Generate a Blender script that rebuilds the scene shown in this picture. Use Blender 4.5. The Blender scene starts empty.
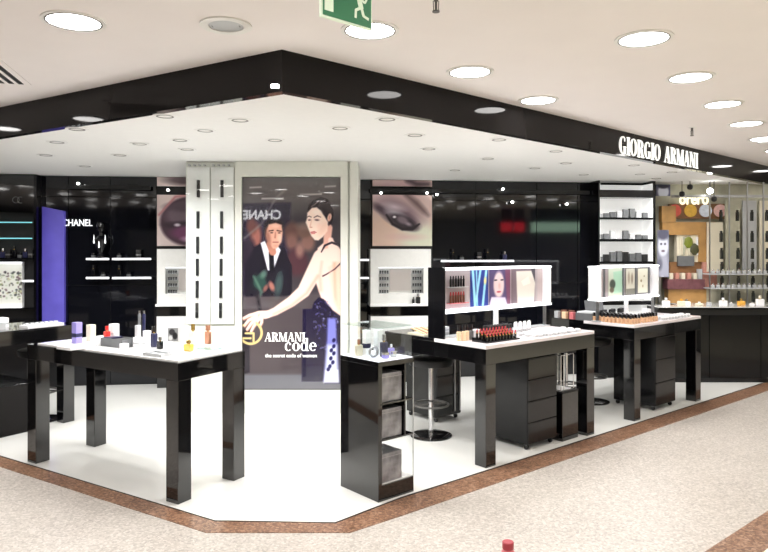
import bpy, math, random
import numpy as np
random.seed(7)
C = bpy.context.scene.collection
CX, HOR, F, H = 384.0, 250.0, 660.0, 1.6      # photograph's principal column, horizon row, focal length (px), eye height (m)
CEIL, LOW = 2.70, 2.47

# ---------------------------------------------------------------- helpers
def lin(c):
    out = []
    for v in c[:3]:
        v = v / 255.0
        out.append(v / 12.92 if v <= 0.04045 else ((v + 0.055) / 1.055) ** 2.4)
    return out

def mat(name, col, rough=0.4, metal=0.0, emit=0.0, ecol=None, spec=0.5, var=0.0, scale=20.0, coat=0.0, bump=0.0, trans=0.0):
    m = bpy.data.materials.new(name); m.use_nodes = True
    nt = m.node_tree; b = nt.nodes['Principled BSDF']
    L = lin(col) + [1.0]
    b.inputs['Base Color'].default_value = L
    b.inputs['Roughness'].default_value = rough
    b.inputs['Metallic'].default_value = metal
    b.inputs['Specular IOR Level'].default_value = spec
    b.inputs['Coat Weight'].default_value = coat
    b.inputs['Coat Roughness'].default_value = 0.03
    b.inputs['Transmission Weight'].default_value = trans
    if emit:
        b.inputs['Emission Color'].default_value = lin(ecol or col) + [1.0]
        b.inputs['Emission Strength'].default_value = emit
    tc = nt.nodes.new('ShaderNodeTexCoord')
    nz = nt.nodes.new('ShaderNodeTexNoise'); nz.inputs['Scale'].default_value = scale; nz.inputs['Detail'].default_value = 4
    nt.links.new(tc.outputs['Object'], nz.inputs['Vector'])
    if var:
        rp = nt.nodes.new('ShaderNodeValToRGB')
        rp.color_ramp.elements[0].position = 0.3; rp.color_ramp.elements[1].position = 0.7
        rp.color_ramp.elements[0].color = [max(0, v * (1 - var)) for v in L[:3]] + [1]
        rp.color_ramp.elements[1].color = [min(1, v * (1 + var)) for v in L[:3]] + [1]
        nt.links.new(nz.outputs['Fac'], rp.inputs['Fac']); nt.links.new(rp.outputs['Color'], b.inputs['Base Color'])
    if bump:
        bp = nt.nodes.new('ShaderNodeBump'); bp.inputs['Strength'].default_value = bump; bp.inputs['Distance'].default_value = 0.01
        nt.links.new(nz.outputs['Fac'], bp.inputs['Height']); nt.links.new(bp.outputs['Normal'], b.inputs['Normal'])
    return m

def stone(name, cols, scale, rough, spec=0.5):
    m = bpy.data.materials.new(name); m.use_nodes = True
    nt = m.node_tree; b = nt.nodes['Principled BSDF']
    tc = nt.nodes.new('ShaderNodeTexCoord')
    vo = nt.nodes.new('ShaderNodeTexVoronoi'); vo.inputs['Scale'].default_value = scale
    nz = nt.nodes.new('ShaderNodeTexNoise'); nz.inputs['Scale'].default_value = scale * 0.5; nz.inputs['Detail'].default_value = 6
    n2 = nt.nodes.new('ShaderNodeTexNoise'); n2.inputs['Scale'].default_value = 1.3; n2.inputs['Detail'].default_value = 3
    for n in (vo, nz, n2): nt.links.new(tc.outputs['Object'], n.inputs['Vector'])
    sp = nt.nodes.new('ShaderNodeSeparateColor'); nt.links.new(vo.outputs['Color'], sp.inputs['Color'])
    a = nt.nodes.new('ShaderNodeMath'); a.operation = 'MULTIPLY_ADD'; a.inputs[1].default_value = 0.55
    nt.links.new(sp.outputs['Red'], a.inputs[0])
    a2 = nt.nodes.new('ShaderNodeMath'); a2.operation = 'MULTIPLY'; a2.inputs[1].default_value = 0.3
    nt.links.new(nz.outputs['Fac'], a2.inputs[0])
    a3 = nt.nodes.new('ShaderNodeMath'); a3.operation = 'MULTIPLY_ADD'; a3.inputs[1].default_value = 0.25
    nt.links.new(n2.outputs['Fac'], a3.inputs[0]); nt.links.new(a2.outputs[0], a3.inputs[2]); nt.links.new(a3.outputs[0], a.inputs[2])
    rp = nt.nodes.new('ShaderNodeValToRGB'); nt.links.new(a.outputs[0], rp.inputs['Fac'])
    els = rp.color_ramp.elements
    while len(els) < len(cols): els.new(0.5)
    for i, c in enumerate(cols):
        els[i].position = 0.15 + 0.7 * i / (len(cols) - 1); els[i].color = lin(c) + [1]
    nt.links.new(rp.outputs['Color'], b.inputs['Base Color'])
    b.inputs['Roughness'].default_value = rough; b.inputs['Specular IOR Level'].default_value = spec
    return m

def glassmat(name, tint=(235, 245, 242), refl=1.0):
    m = bpy.data.materials.new(name); m.use_nodes = True
    nt = m.node_tree; nt.nodes.clear()
    o = nt.nodes.new('ShaderNodeOutputMaterial'); mx = nt.nodes.new('ShaderNodeMixShader')
    t = nt.nodes.new('ShaderNodeBsdfTransparent'); g = nt.nodes.new('ShaderNodeBsdfGlossy'); fr = nt.nodes.new('ShaderNodeFresnel')
    t.inputs['Color'].default_value = lin(tint) + [1]; g.inputs['Roughness'].default_value = 0.02
    ge = nt.nodes.new('ShaderNodeNewGeometry'); ma = nt.nodes.new('ShaderNodeMath'); ma.operation = 'MULTIPLY_ADD'
    ma.inputs[1].default_value = 1/1.45-1.45; ma.inputs[2].default_value = 1.45
    nt.links.new(ge.outputs['Backfacing'], ma.inputs[0]); nt.links.new(ma.outputs[0], fr.inputs['IOR'])
    nt.links.new(fr.outputs[0], mx.inputs[0]); nt.links.new(t.outputs[0], mx.inputs[1]); nt.links.new(g.outputs[0], mx.inputs[2])
    nt.links.new(mx.outputs[0], o.inputs[0])
    return m

def vcol(name, rough=0.3, emit=0.0, coat=0.0):
    m = bpy.data.materials.new(name); m.use_nodes = True
    nt = m.node_tree; b = nt.nodes['Principled BSDF']
    a = nt.nodes.new('ShaderNodeVertexColor'); a.layer_name = 'Print'
    nt.links.new(a.outputs['Color'], b.inputs['Base Color']); b.inputs['Roughness'].default_value = rough
    b.inputs['Coat Weight'].default_value = coat; b.inputs['Coat Roughness'].default_value = 0.02
    if emit:
        nt.links.new(a.outputs['Color'], b.inputs['Emission Color']); b.inputs['Emission Strength'].default_value = emit
    return m

class MB:
    def __init__(s): s.v = []; s.f = []
    def add(s, vs, fs):
        n = len(s.v); s.v += [tuple(p) for p in vs]; s.f += [tuple(i + n for i in f) for f in fs]; return s
    def box(s, x0, x1, y0, y1, z0, z1):
        if x0 > x1: x0, x1 = x1, x0
        if y0 > y1: y0, y1 = y1, y0
        if z0 > z1: z0, z1 = z1, z0
        return s.add([(x0,y0,z0),(x1,y0,z0),(x1,y1,z0),(x0,y1,z0),(x0,y0,z1),(x1,y0,z1),(x1,y1,z1),(x0,y1,z1)],
                     [(0,3,2,1),(4,5,6,7),(0,1,5,4),(1,2,6,5),(2,3,7,6),(3,0,4,7)])
    def prism(s, poly, z0, z1):
        n = len(poly)
        if sum(poly[i][0]*poly[(i+1)%n][1]-poly[(i+1)%n][0]*poly[i][1] for i in range(n)) < 0: poly = poly[::-1]
        vs = [(x,y,z0) for x,y in poly] + [(x,y,z1) for x,y in poly]
        return s.add(vs, [tuple(range(n))[::-1], tuple(range(n,2*n))] + [(i,(i+1)%n,n+(i+1)%n,n+i) for i in range(n)])
    def prismxz(s, poly, y0, y1):
        n = len(poly)
        if sum(poly[i][0]*poly[(i+1)%n][1]-poly[(i+1)%n][0]*poly[i][1] for i in range(n)) < 0: poly = poly[::-1]
        if y0 > y1: y0, y1 = y1, y0
        vs = [(x,y0,z) for x,z in poly] + [(x,y1,z) for x,z in poly]
        return s.add(vs, [tuple(range(n)), tuple(range(n,2*n))[::-1]] + [(i,n+i,n+(i+1)%n,(i+1)%n) for i in range(n)])
    def lathe(s, prof, cx=0, cy=0, n=20):
        # prof: list of (r,z)
        vs = []; fs = []
        for r, z in prof:
            for k in range(n):
                a = 2*math.pi*k/n; vs.append((cx+r*math.cos(a), cy+r*math.sin(a), z))
        m = len(prof)
        for j in range(m-1):
            for k in range(n):
                k2 = (k+1)%n; fs.append((j*n+k, j*n+k2, (j+1)*n+k2, (j+1)*n+k))
        fs.append(tuple(range(n))[::-1]); fs.append(tuple(range((m-1)*n, m*n)))
        return s.add(vs, fs)
    def cyl(s, cx, cy, z0, z1, r, r2=None, n=20): return s.lathe([(r,z0),(r if r2 is None else r2,z1)], cx, cy, n)
    def ring(s, cx, cy, z0, z1, ri, ro, n=28):
        vs = []; fs = []
        for r, z in ((ri,z0),(ro,z0),(ro,z1),(ri,z1)):
            for k in range(n):
                a = 2*math.pi*k/n; vs.append((cx+r*math.cos(a), cy+r*math.sin(a), z))
        for j in range(4):
            j2 = (j+1)%4
            for k in range(n):
                k2 = (k+1)%n; fs.append((j*n+k, j2*n+k, j2*n+k2, j*n+k2))
        return s.add(vs, fs)
    def bar(s, p, q, r, n=8):
        p = np.array(p, float); q = np.array(q, float); d = q-p; d /= np.linalg.norm(d)
        a = np.array((0,0,1.0)) if abs(d[2]) < .9 else np.array((1.0,0,0))
        e1 = np.cross(d,a); e1 /= np.linalg.norm(e1); e2 = np.cross(d,e1)
        vs = [tuple(c+r*(math.cos(2*math.pi*k/n)*e1+math.sin(2*math.pi*k/n)*e2)) for c in (p,q) for k in range(n)]
        return s.add(vs, [(k,(k+1)%n,n+(k+1)%n,n+k) for k in range(n)] + [tuple(range(n))[::-1], tuple(range(n,2*n))])
    def torus(s, cx, cy, cz, R, r, n=28, m=8, a0=0, a1=2*math.pi):
        full = abs(a1-a0-2*math.pi) < 1e-6; vs = []; fs = []; N = n if full else n+1
        for i in range(N):
            a = a0+(a1-a0)*i/n
            for j in range(m):
                b = 2*math.pi*j/m
                vs.append((cx+(R+r*math.cos(b))*math.cos(a), cy+(R+r*math.cos(b))*math.sin(a), cz+r*math.sin(b)))
        for i in range(n):
            i2 = (i+1)%N
            for j in range(m): fs.append((i*m+j, i2*m+j, i2*m+(j+1)%m, i*m+(j+1)%m))
        if not full: fs += [tuple(range(m)), tuple(range(n*m,(n+1)*m))[::-1]]
        return s.add(vs, fs)
    def shift(s, dx, dy, dz): s.v = [(a+dx,b+dy,c+dz) for a,b,c in s.v]; return s
    def mesh(s, name, m, smooth=False):
        me = bpy.data.meshes.new(name); me.from_pydata(s.v, [], s.f); me.update()
        if m: me.materials.append(m)
        if smooth:
            me.polygons.foreach_set('use_smooth', [True]*len(me.polygons))
            try: me.set_sharp_from_angle(angle=math.radians(35))
            except Exception: pass
        return me
    def build(s, name, m, parent=None, smooth=False, bevel=0.0):
        o = bpy.data.objects.new(name, s.mesh(name, m, smooth)); C.objects.link(o)
        if parent: o.parent = parent
        if bevel:
            b = o.modifiers.new('Bevel', 'BEVEL'); b.width = bevel; b.segments = 2; b.limit_method = 'ANGLE'
        return o

def tag(o, label, cat, group=None):
    o['label'] = label; o['category'] = cat
    if group: o['group'] = group
    return o
def thing(name, label, cat, loc=(0,0,0), rz=0.0, group=None):
    o = bpy.data.objects.new(name, None); C.objects.link(o); o.location = loc; o.rotation_euler = (0,0,rz)
    o.empty_display_size = 0.1
    return tag(o, label, cat, group)
def struct(o): o['kind'] = 'structure'; return o
def dup(root, loc, rz=None, label=None, group=None):
    def cp(o, par):
        c = o.copy(); C.objects.link(c)
        if par is not None: c.parent = par
        for ch in list(o.children): cp(ch, c)
        return c
    r = cp(root, None); r.location = loc
    if rz is not None: r.rotation_euler = (0,0,rz)
    if label: r['label'] = label
    if group: r['group'] = group
    return r

class Frame:
    """a vertical working plane family: u runs along, v runs into depth"""
    def __init__(s, ox, oy, deg):
        s.o = (ox, oy); s.a = math.radians(deg); s.ux, s.uy = math.cos(s.a), math.sin(s.a); s.vx, s.vy = -s.uy, s.ux
    def w(s, u, v, z=0.0): return (s.o[0]+u*s.ux+v*s.vx, s.o[1]+u*s.uy+v*s.vy, z)
    def u(s, px, v=0.0):
        t = (px-CX)/F
        return (t*(s.o[1]+v*s.vy)-s.o[0]-v*s.vx)/(s.ux-t*s.uy)
    def Y(s, u, v=0.0): return s.o[1]+u*s.uy+v*s.vy
    def z(s, px, py, v=0.0): return H-(py-HOR)/F*s.Y(s.u(px, v), v)
def at(px, py, z=0.0):
    Y = (H-z)*F/(py-HOR); return ((px-CX)/F*Y, Y)

# ---------------------------------------------------------------- materials
M = {}
M['black'] = mat('black_lacquer', (11,11,13), 0.06, spec=0.75, coat=0.5)
M['blackp'] = mat('black_panel', (12,12,15), 0.12, spec=0.4)
M['blackm'] = mat('black_matt', (22,22,24), 0.5, var=0.15)
M['fascia'] = mat('black_glass_fascia', (27,25,25), 0.05, spec=0.15)
M['bglass'] = mat('dark_back_painted_glass', (13,14,20), 0.05, spec=0.6)
M['white'] = mat('white_laminate', (238,238,235), 0.25, var=0.02)
M['whiteg'] = mat('white_gloss_glass', (246,246,246), 0.12, coat=0.5)
M['colw'] = mat('column_white', (222,223,214), 0.45, var=0.015)
M['lowceil'] = mat('white_plaster', (238,238,236), 0.8, var=0.01)
M['ceil'] = mat('cream_plaster', (243,237,235), 0.85, var=0.01, scale=4)
M['sfloor'] = mat('white_polished_floor', (240,240,236), 0.16, spec=0.5, var=0.012, scale=1.5)
M['terrazzo'] = stone('beige_terrazzo', [(146,139,132),(176,169,161),(190,182,174),(208,201,194)], 85, 0.32)
M['granite'] = stone('brown_granite', [(64,44,34),(116,84,64),(142,106,84),(176,144,120)], 80, 0.3)
M['cream'] = stone('cream_floor', [(224,214,180),(240,234,212),(246,242,228)], 60, 0.3)
M['chrome'] = mat('chrome', (225,225,228), 0.08, metal=1.0)
M['steel'] = mat('brushed_steel', (175,175,178), 0.3, metal=1.0, var=0.05)
M['gold'] = mat('gold', (226,190,110), 0.25, metal=1.0)
M['glass'] = glassmat('clear_glass',(254,255,255))
M['glassg'] = glassmat('green_edge_glass', (240,250,247))
M['lamp'] = mat('lamp_white', (255,250,240), 0.5, emit=15.5, ecol=(255,252,249))
M['spotlamp'] = mat('spot_white', (255,252,246), 0.5, emit=520, ecol=(255,252,248))
M['tube'] = mat('light_strip', (255,255,255), 0.5, emit=1.3, ecol=(246,250,255))
M['signlit'] = mat('lit_lettering', (250,250,246), 0.5, emit=0.55)
M['sparkle'] = mat('small_lamp', (255,255,250), 0.5, emit=14)
M['ringw'] = mat('white_ring', (238,236,232), 0.35)
M['baffle'] = mat('grey_baffle', (96,94,92), 0.4)
M['green'] = mat('exit_green', (52,120,84), 0.4, emit=0.12)
M['exitw'] = mat('exit_pictogram', (214,226,206), 0.4, emit=0.25)
M['blue'] = mat('lit_violet_panel', (88,82,168), 0.3, emit=0.30, ecol=(78,66,168), var=0.12, scale=5)
M['red'] = mat('red_gloss', (206,40,36), 0.2, coat=0.5)
M['redcap'] = mat('red_cap', (170,54,66), 0.35)
M['violet'] = mat('lilac_card', (150,140,210), 0.35)
M['navy'] = mat('navy_card', (34,36,72), 0.3)
M['creamc'] = mat('cream_card', (226,218,196), 0.4)
M['whitec'] = mat('white_card', (244,244,246), 0.35)
M['greyc'] = mat('grey_card', (104,106,108), 0.4, var=0.1)
M['lgreyc'] = mat('pale_grey_card', (188,190,192), 0.35)
M['amber'] = mat('amber_perfume', (238,176,70), 0.1, coat=1.0)
M['copper'] = mat('copper_bottle', (196,140,112), 0.22, metal=0.5)
M['skin1'] = mat('beige_liquid', (222,178,138), 0.12, coat=1.0)
M['skin2'] = mat('sand_liquid', (240,210,172), 0.12, coat=1.0)
M['lip1'] = mat('red_lipstick', (178,50,58), 0.35)
M['lip2'] = mat('pink_lipstick', (214,120,126), 0.35)
M['brownc'] = mat('brown_pack', (110,66,48), 0.35)
M['foil'] = mat('wrinkled_silver_foil', (150,150,155), 0.35, metal=0.55, var=0.45, scale=11, bump=1.0)
M['boxback'] = mat('rosy_grey_backing', (176,164,166), 0.4, var=.03)
M['nicheback'] = mat('backlit_white_back', (240,240,238), 0.4, emit=.38)
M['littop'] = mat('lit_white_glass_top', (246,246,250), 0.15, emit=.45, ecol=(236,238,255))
M['mirror'] = mat('satin_mirror', (215,210,206), 0.4, metal=1.0)
M['pinkwhite'] = mat('pinkish_white_top', (244,236,238), 0.2, coat=0.4)
M['wood'] = mat('honey_wood', (178,136,82), 0.35, var=0.2, scale=6)
M['woodd'] = mat('brown_wood', (136,98,64), 0.35, var=0.2, scale=6)
M['rose'] = mat('rose_panel', (196,140,126), 0.4, var=0.12)
M['mauve'] = mat('mauve_shelf', (112,70,76), 0.4, var=0.2)
M['olive'] = mat('olive_pale_backing', (186,184,164), 0.25, var=0.2, scale=5)
M['yel'] = mat('sign_white', (255,250,225), 0.4, emit=0.7)
M['print'] = vcol('printed_picture', 0.25, coat=0.25)
M['poster'] = vcol('glazed_poster_print', 0.2, coat=1.0, emit=0.02)
M['lightprint'] = vcol('backlit_print', 0.3, emit=0.03)
M['env'] = mat('pale_shop_wall', (226,226,224), 0.6, var=0.1, scale=1)
M['envd'] = mat('dark_shop_wall', (40,40,46), 0.4)
M['palegreen'] = mat('lit_green_sign', (170,205,180), 0.4, emit=4.0)
M['redlit'] = mat('lit_red_sign', (210,40,50), 0.4, emit=4.5)

# ---------------------------------------------------------------- frames
P0 = (-0.560, 3.620)
FR = Frame(P0[0], P0[1], 42.0)                 # right run of the black fascia
FL = Frame(P0[0], P0[1], 180-31.4)             # direction of the left run
WALL = Frame(0.0, 8.197, 6.87)                 # back wall
COL = Frame(0.0, 6.5, 0.0)                     # front face of the column
TA = Frame(-2.600, 4.923, -31.1)               # left front table, u from its left corner to the near corner
TB = Frame(-2.946, 6.083, 56.8)                # table behind it at the left edge
PC = Frame(-0.035, 4.166, 41.0)                # pedestal
TD = Frame(0.745, 4.820, 40.0)                 # middle table
TE = Frame(2.330, 6.140, 40.0)                 # right table
RB = Frame(0.0, 8.75, 0.0)                     # right hand back wall

# ---------------------------------------------------------------- setting
def line(p, d, k): return (p[0]+d[0]*k, p[1]+d[1]*k)
inner = [at(0,456), at(215,521), at(335,523), at(400,498), at(700,403)]
outer = [at(0,467), at(206,533), at(350,533), at(400,516.5), at(735,402)]
def ext(a, b, k):
    d = (a[0]-b[0], a[1]-b[1]); l = math.hypot(*d); return (a[0]+d[0]/l*k, a[1]+d[1]/l*k)
inner = [ext(inner[0], inner[1], 4.5)] + inner + [ext(inner[-1], inner[-2], 3.5)]
outer = [ext(outer[0], outer[1], 4.5)] + outer + [ext(outer[-1], outer[-2], 3.5)]
struct(MB().box(-9, 9.5, -7, 12, -0.1, 0).build('floor', M['terrazzo']))
sf = MB().prism(inner + [(inner[-1][0], 11.5), (-8.5, 11.5), (-8.5, inner[0][1])], 0.0, 0.004)
struct(sf.build('floor', M['sfloor']))
g = MB()
for i in range(len(inner)-1): g.prism([inner[i], inner[i+1], outer[i+1], outer[i]], 0.0, 0.003)
struct(g.build('trim_1', M['granite']))
g = MB()                                       # thin dark joint between white floor and granite
for i in range(len(inner)-1):
    a, b = inner[i], inner[i+1]; c = [(p[0]+(q[0]-p[0])*0.06, p[1]+(q[1]-p[1])*0.06) for p, q in ((a,outer[i]),(b,outer[i+1]))]
    g.prism([a, b, c[1], c[0]], 0.003, 0.005)
struct(g.build('trim_2', M['blackm']))
a0, b0 = at(705,552), at(768,511)
d = (b0[0]-a0[0], b0[1]-a0[1]); l = math.hypot(*d); d = (d[0]/l, d[1]/l); nrm = (d[1], -d[0])
q0, q1 = line(a0, d, -3), line(a0, d, 6)
struct(MB().prism([q0, q1, line(q1, nrm, .20), line(q0, nrm, .20)], 0, 0.003).build('trim_3', M['granite']))
struct(MB().prism([line(q0, nrm, .20), line(q1, nrm, .20), (9.4, q1[1]), (9.4, -6.9), (line(q0, nrm, .20)[0], -6.9)], 0, 0.003).build('floor', M['cream']))
struct(MB().box(-9, 9.5, -7, 12, CEIL, CEIL+0.1).build('ceiling', M['ceil']))
Lf, Rf = FL.w(8.3, 0)[:2], FR.w(9.2, 0)[:2]
Li, Ri, Pi = (Lf[0]+.03, Lf[1]+.06), (Rf[0]-.06, Rf[1]+.05), (P0[0], P0[1]+.07)
struct(MB().prism([Lf, P0, Rf, Ri, Pi, Li], LOW, CEIL).build('trim_4', M['fascia']))
struct(MB().prism([Li, Pi, Ri, (Ri[0], 11.8), (Li[0], 11.8)], LOW, LOW+0.05).build('ceiling', M['lowceil']))
struct(MB().box(-9.1, -9, -7, 12, 0, CEIL).build('wall_left', M['env']))
struct(MB().box(9.5, 9.6, -7, 12, 0, CEIL).build('wall_right', M['env']))
struct(MB().box(-9, 9.5, -7.1, -7, 0, CEIL).build('wall_front', M['env']))
# back wall with its dark glass panels
wb = struct(MB().box(WALL.u(-560), WALL.u(655), 0.0, 0.12, 0, LOW).build('wall_back', M['blackm']))
wb.location = WALL.w(0,0); wb.rotation_euler = (0,0,WALL.a)
seams = [(37,69),(69,111),(111,157),(345,371),(432,475),(475,536),(536,577),(577,599)]
for a, b in seams:
    u0, u1 = WALL.u(a)+0.004, WALL.u(b)-0.004
    for z0, z1 in ((0.02, 1.18), (1.19, 2.22), (2.23, LOW-.004)):
        MB().box(u0, u1, -0.02, 0.0, z0, z1).build('glass_panel', M['bglass'], wb)
struct(MB().box(-9, 9.5, 11.5, 11.6, 0, CEIL).build('wall_far', M['envd']))

# ---------------------------------------------------------------- ceiling lights (main ceiling grid)
def downlight():
    t = thing('recessed_downlight', 'round downlight', 'ceiling light')
    MB().ring(0,0,-0.006,0.0,0.128,0.146,40).build('trim_ring', M['ringw'], t, True)
    MB().ring(0,0,-0.008,0.0,0.120,0.128,40).build('reflector', M['baffle'], t, True)
    MB().cyl(0,0,-0.004,0.0,0.120,n=36).build('lamp', M['lamp'], t)
    return t
L1 = (-0.07, 3.30); ea = (0.600, 0.770); eb = (0.820, -0.640)
def out_d(x, y):                                # distance outside the fascia
    nr = (FR.uy, -FR.ux); nl = (-FL.uy, FL.ux)
    nl = (-0.521, -0.853)
    return max((x-P0[0])*nr[0]+(y-P0[1])*nr[1], (x-P0[0])*nl[0]+(y-P0[1])*nl[1])
base = None
seenl = {(0,0):'round white downlight partly behind the green exit sign', (1,0):'round downlight above middle of black fascia, next after exit sign one',
 (2,0):'round downlight closest to the black fascia right half', (-1,-1):'large round downlight at upper left of the ceiling',
 (0,1):'', (1,1):'large round downlight at upper right, nearest of the right row', (2,1):'second downlight of the row at upper right',
 (3,1):'third downlight of the row at upper right', (4,1):'fourth downlight of the row, near right picture edge'}
for i in range(-7, 9):
    for j in range(-6, 6):
        x = L1[0]+i*ea[0]+j*eb[0]; y = L1[1]+i*ea[1]+j*eb[1]
        if not (-6.0 < x < 7.5 and -3.5 < y < 9.0): continue
        if out_d(x, y) < 0.19: continue
        if y > .5 and -30 < CX+F*x/y < 8 and 45 < HOR-F*1.1/y < 80: continue
        Y = y
        vis = y > 0.5 and 0 < CX+F*x/y < 768 and HOR-F*1.1/y > -5
        lab = None
        if vis:
            px, py = CX+F*x/y, HOR-F*1.1/y
            for (qx, qy), s in {(370,29):'round white downlight partly behind the green exit sign', (468,71):'round downlight above the black fascia, second of the middle row',
                (537,99):'round downlight touching the black fascia, third of the middle row', (80,22):'large round downlight at upper left of the ceiling',
                (643,38):'large round downlight at upper right, nearest of the right row', (692,77):'second nearest downlight of the row at upper right',
                (726,104):'third nearest downlight of the row at upper right', (750,125):'fourth downlight of the upper right row, smallest and farthest'}.items():
                if abs(px-qx) < 16 and abs(py-qy) < 9: lab = s
        if base is None: o = base = downlight(); o.location = (x, y, CEIL)
        else: o = dup(base, (x, y, CEIL))
        o['group'] = 'round ceiling downlights'
        o['label'] = lab or 'round recessed downlight in the cream main ceiling of the walkway'
SPOTW = 23
# small adjustable spots in the lower white ceiling, with unseen extras added for brightness
sp = None
spots = [(77,129),(57,142),(165,116),(275,140),(387,119),(415,135),(46,155),(499,139.5),(556,151),(566,163),(429,148.6),(488,158.5),(455,170),(85,166),(634,165),(672,172),(180,140),(240,120),(120,155),(640,174),(340,128)]
extra_spots = [(-3.9,6.3),(-2.9,5.9),(-2.0,5.4),(-1.3,4.8),(-0.7,5.3),(0.4,4.9),(1.2,5.3),(2.0,5.9),(0.6,7.4),(2.3,7.6),(3.6,7.6),(-3.4,7.0),(0.1,5.7),(1.6,7.0),(-1.7,5.7),(3.0,6.9),(4.6,8.3),(5.6,9.2),(1.7,5.45),(2.7,6.35),(3.6,7.15),(2.6,7.1),(4.4,7.95),(3.3,8.0),(-2.6,5.2),(-3.5,5.7)]  # unseen spots, added; those at right brighten the white floor
pts = [(at_, True) for at_ in spots] 
allp = [((px-CX)/F*((LOW-H)*F/(HOR-py)), (LOW-H)*F/(HOR-py)) for px, py in spots]
for h_ in extra_spots:
    if all(math.hypot(h_[0]-q[0], h_[1]-q[1]) > 0.35 for q in allp) and out_d(*h_) < -0.2: allp.append(h_)
for x, y in allp:
    if sp is None:
        sp = thing('ceiling_spotlight', 's', 'ceiling light')
        MB().ring(0,0,-0.004,0.0,0.056,0.078,28).build('trim_ring', M['lowceil'], sp, True)
        MB().ring(0,0,-0.005,0.0,0.045,0.056,24).build('gimbal', M['baffle'], sp, True)
        MB().cyl(0,0,-0.003,0.0,0.045,n=20).build('lens', M['ringw'], sp)
        ld = bpy.data.lights.new('spot_bulb', 'SPOT'); ld.energy = SPOTW; ld.spot_size = math.radians(150); ld.spot_blend = .7; ld.shadow_soft_size = .035; ld.color = (1,.99,.975)
        lo = bpy.data.objects.new('bulb', ld); C.objects.link(lo); lo.parent = sp; lo.location = (0,0,-.045)
        o = sp; o.location = (x,y,LOW)
    else: o = dup(sp, (x,y,LOW))
    o['label'] = 'small round spotlight in the lower white shop ceiling, some added for brightness'; o['group'] = 'small spotlights of the lower shop ceiling'
# speaker, sprinklers, vent, smoke detector
x, y = (226-CX)/F*(1.1*F/225), 1.1*F/225
t = thing('ceiling_speaker', 'pale round ceiling speaker with grey slots left of the exit sign', 'speaker', (x,y,CEIL))
MB().ring(0,0,-0.008,0,0.085,0.125,36).build('trim_ring', M['ringw'], t, True)
MB().lathe([(0.083,0),(0.083,-0.005),(0.03,-0.012)][::-1],0,0,24).build('cone', M['lgreyc'], t, True)
s_ = MB()
for k in (-1,1): s_.box(k*.028, k*.07, -.012, .012, -.0075, -.003)
s_.build('slot', M['greyc'], t)
def sprinkler(px, py, lab):
    Y = 1.06*F/(HOR-py)
    t = thing('sprinkler_head', lab, 'sprinkler', ((px-CX)/F*Y, Y, CEIL))
    MB().lathe([(0.03,-0.004),(0.03,0.0)],0,0,18).build('escutcheon', M['ringw'], t, True)
    MB().lathe([(0.016,-0.075),(0.016,-0.07),(0.005,-0.068),(0.006,-0.03),(0.010,-0.028),(0.010,-0.004)],0,0,12).build('nozzle', M['baffle'], t, True)
    b = MB(); b.bar((-.012,0,-.028),(-.010,0,-.068),.002); b.bar((.012,0,-.028),(.010,0,-.068),.002); b.build('yoke', M['baffle'], t)
sprinkler(436, 4, 'small sprinkler head at top middle of the cream ceiling')
sprinkler(692, 132, 'small sprinkler head above the white fascia lettering')
x, y = (764-CX)/F*(1.1*F/110), 1.1*F/110
t = thing('smoke_detector', 'small round detector on the ceiling near right edge', 'smoke detector', (x,y,CEIL))
MB().lathe([(0.03,-0.035),(0.05,-0.03),(0.06,-0.01),(0.06,0)],0,0,24).build('housing', M['ringw'], t, True)
MB().ring(0,0,-0.03,-0.02,0.045,0.056,24).build('sensor_ring', M['greyc'], t, True)
vx, vy = at(-4, 70, 3.2)[0], 0
t = thing('ceiling_vent', 'ceiling air vent with black slots at left picture edge', 'vent', (-2.38, 4.36, CEIL), math.radians(103))
MB().box(-.75,.03,-.04,.40,-.004,0).build('frame', M['ceil'], t)
for k in range(6): MB().box(-.72,0,k*.058,k*.058+.030,-.007,-.003).build('slot', M['blackm'], t)

# exit sign
ex = thing('exit_sign', 'green running man exit sign hanging from the ceiling', 'sign', (-0.225, 2.385, 2.45), FR.a)
MB().box(-.008,.236,-.006,.006,-.008,.158).build('panel', M['exitw'], ex, bevel=.002)
MB().box(0,.228,-.009,-.005,0,.15).build('green_face', M['green'], ex)
MB().box(.006,.045,-.011,-.008,.018,.14).build('door_pictogram', M['exitw'], ex)
r = MB()
def seg(p, q, w):
    dx, dz = q[0]-p[0], q[1]-p[1]; l = math.hypot(dx,dz); nx, nz = -dz/l*w/2, dx/l*w/2
    r.prismxz([(p[0]+nx,p[1]+nz),(q[0]+nx,q[1]+nz),(q[0]-nx,q[1]-nz),(p[0]-nx,p[1]-nz)], -.011, -.008)
seg((.165,.105),(.178,.062),.022); seg((.178,.066),(.152,.052),.011); seg((.152,.054),(.150,.022),.010)
seg((.180,.064),(.190,.036),.012); seg((.188,.038),(.215,.030),.010); seg((.165,.104),(.135,.092),.009); seg((.135,.092),(.118,.108),.009)
seg((.170,.102),(.196,.088),.009); seg((.196,.088),(.205,.104),.008)
r.prismxz([(.163+.012*math.cos(k*.524), .126+.012*math.sin(k*.524)) for k in range(12)], -.011, -.008)
r.build('running_man', M['exitw'], ex)
b = MB(); b.bar((.03,0,.157),(.03,0,CEIL-2.45),.004); b.bar((.198,0,.157),(.198,0,CEIL-2.45),.004); b.build('hanger', M['ringw'], ex)

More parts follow.
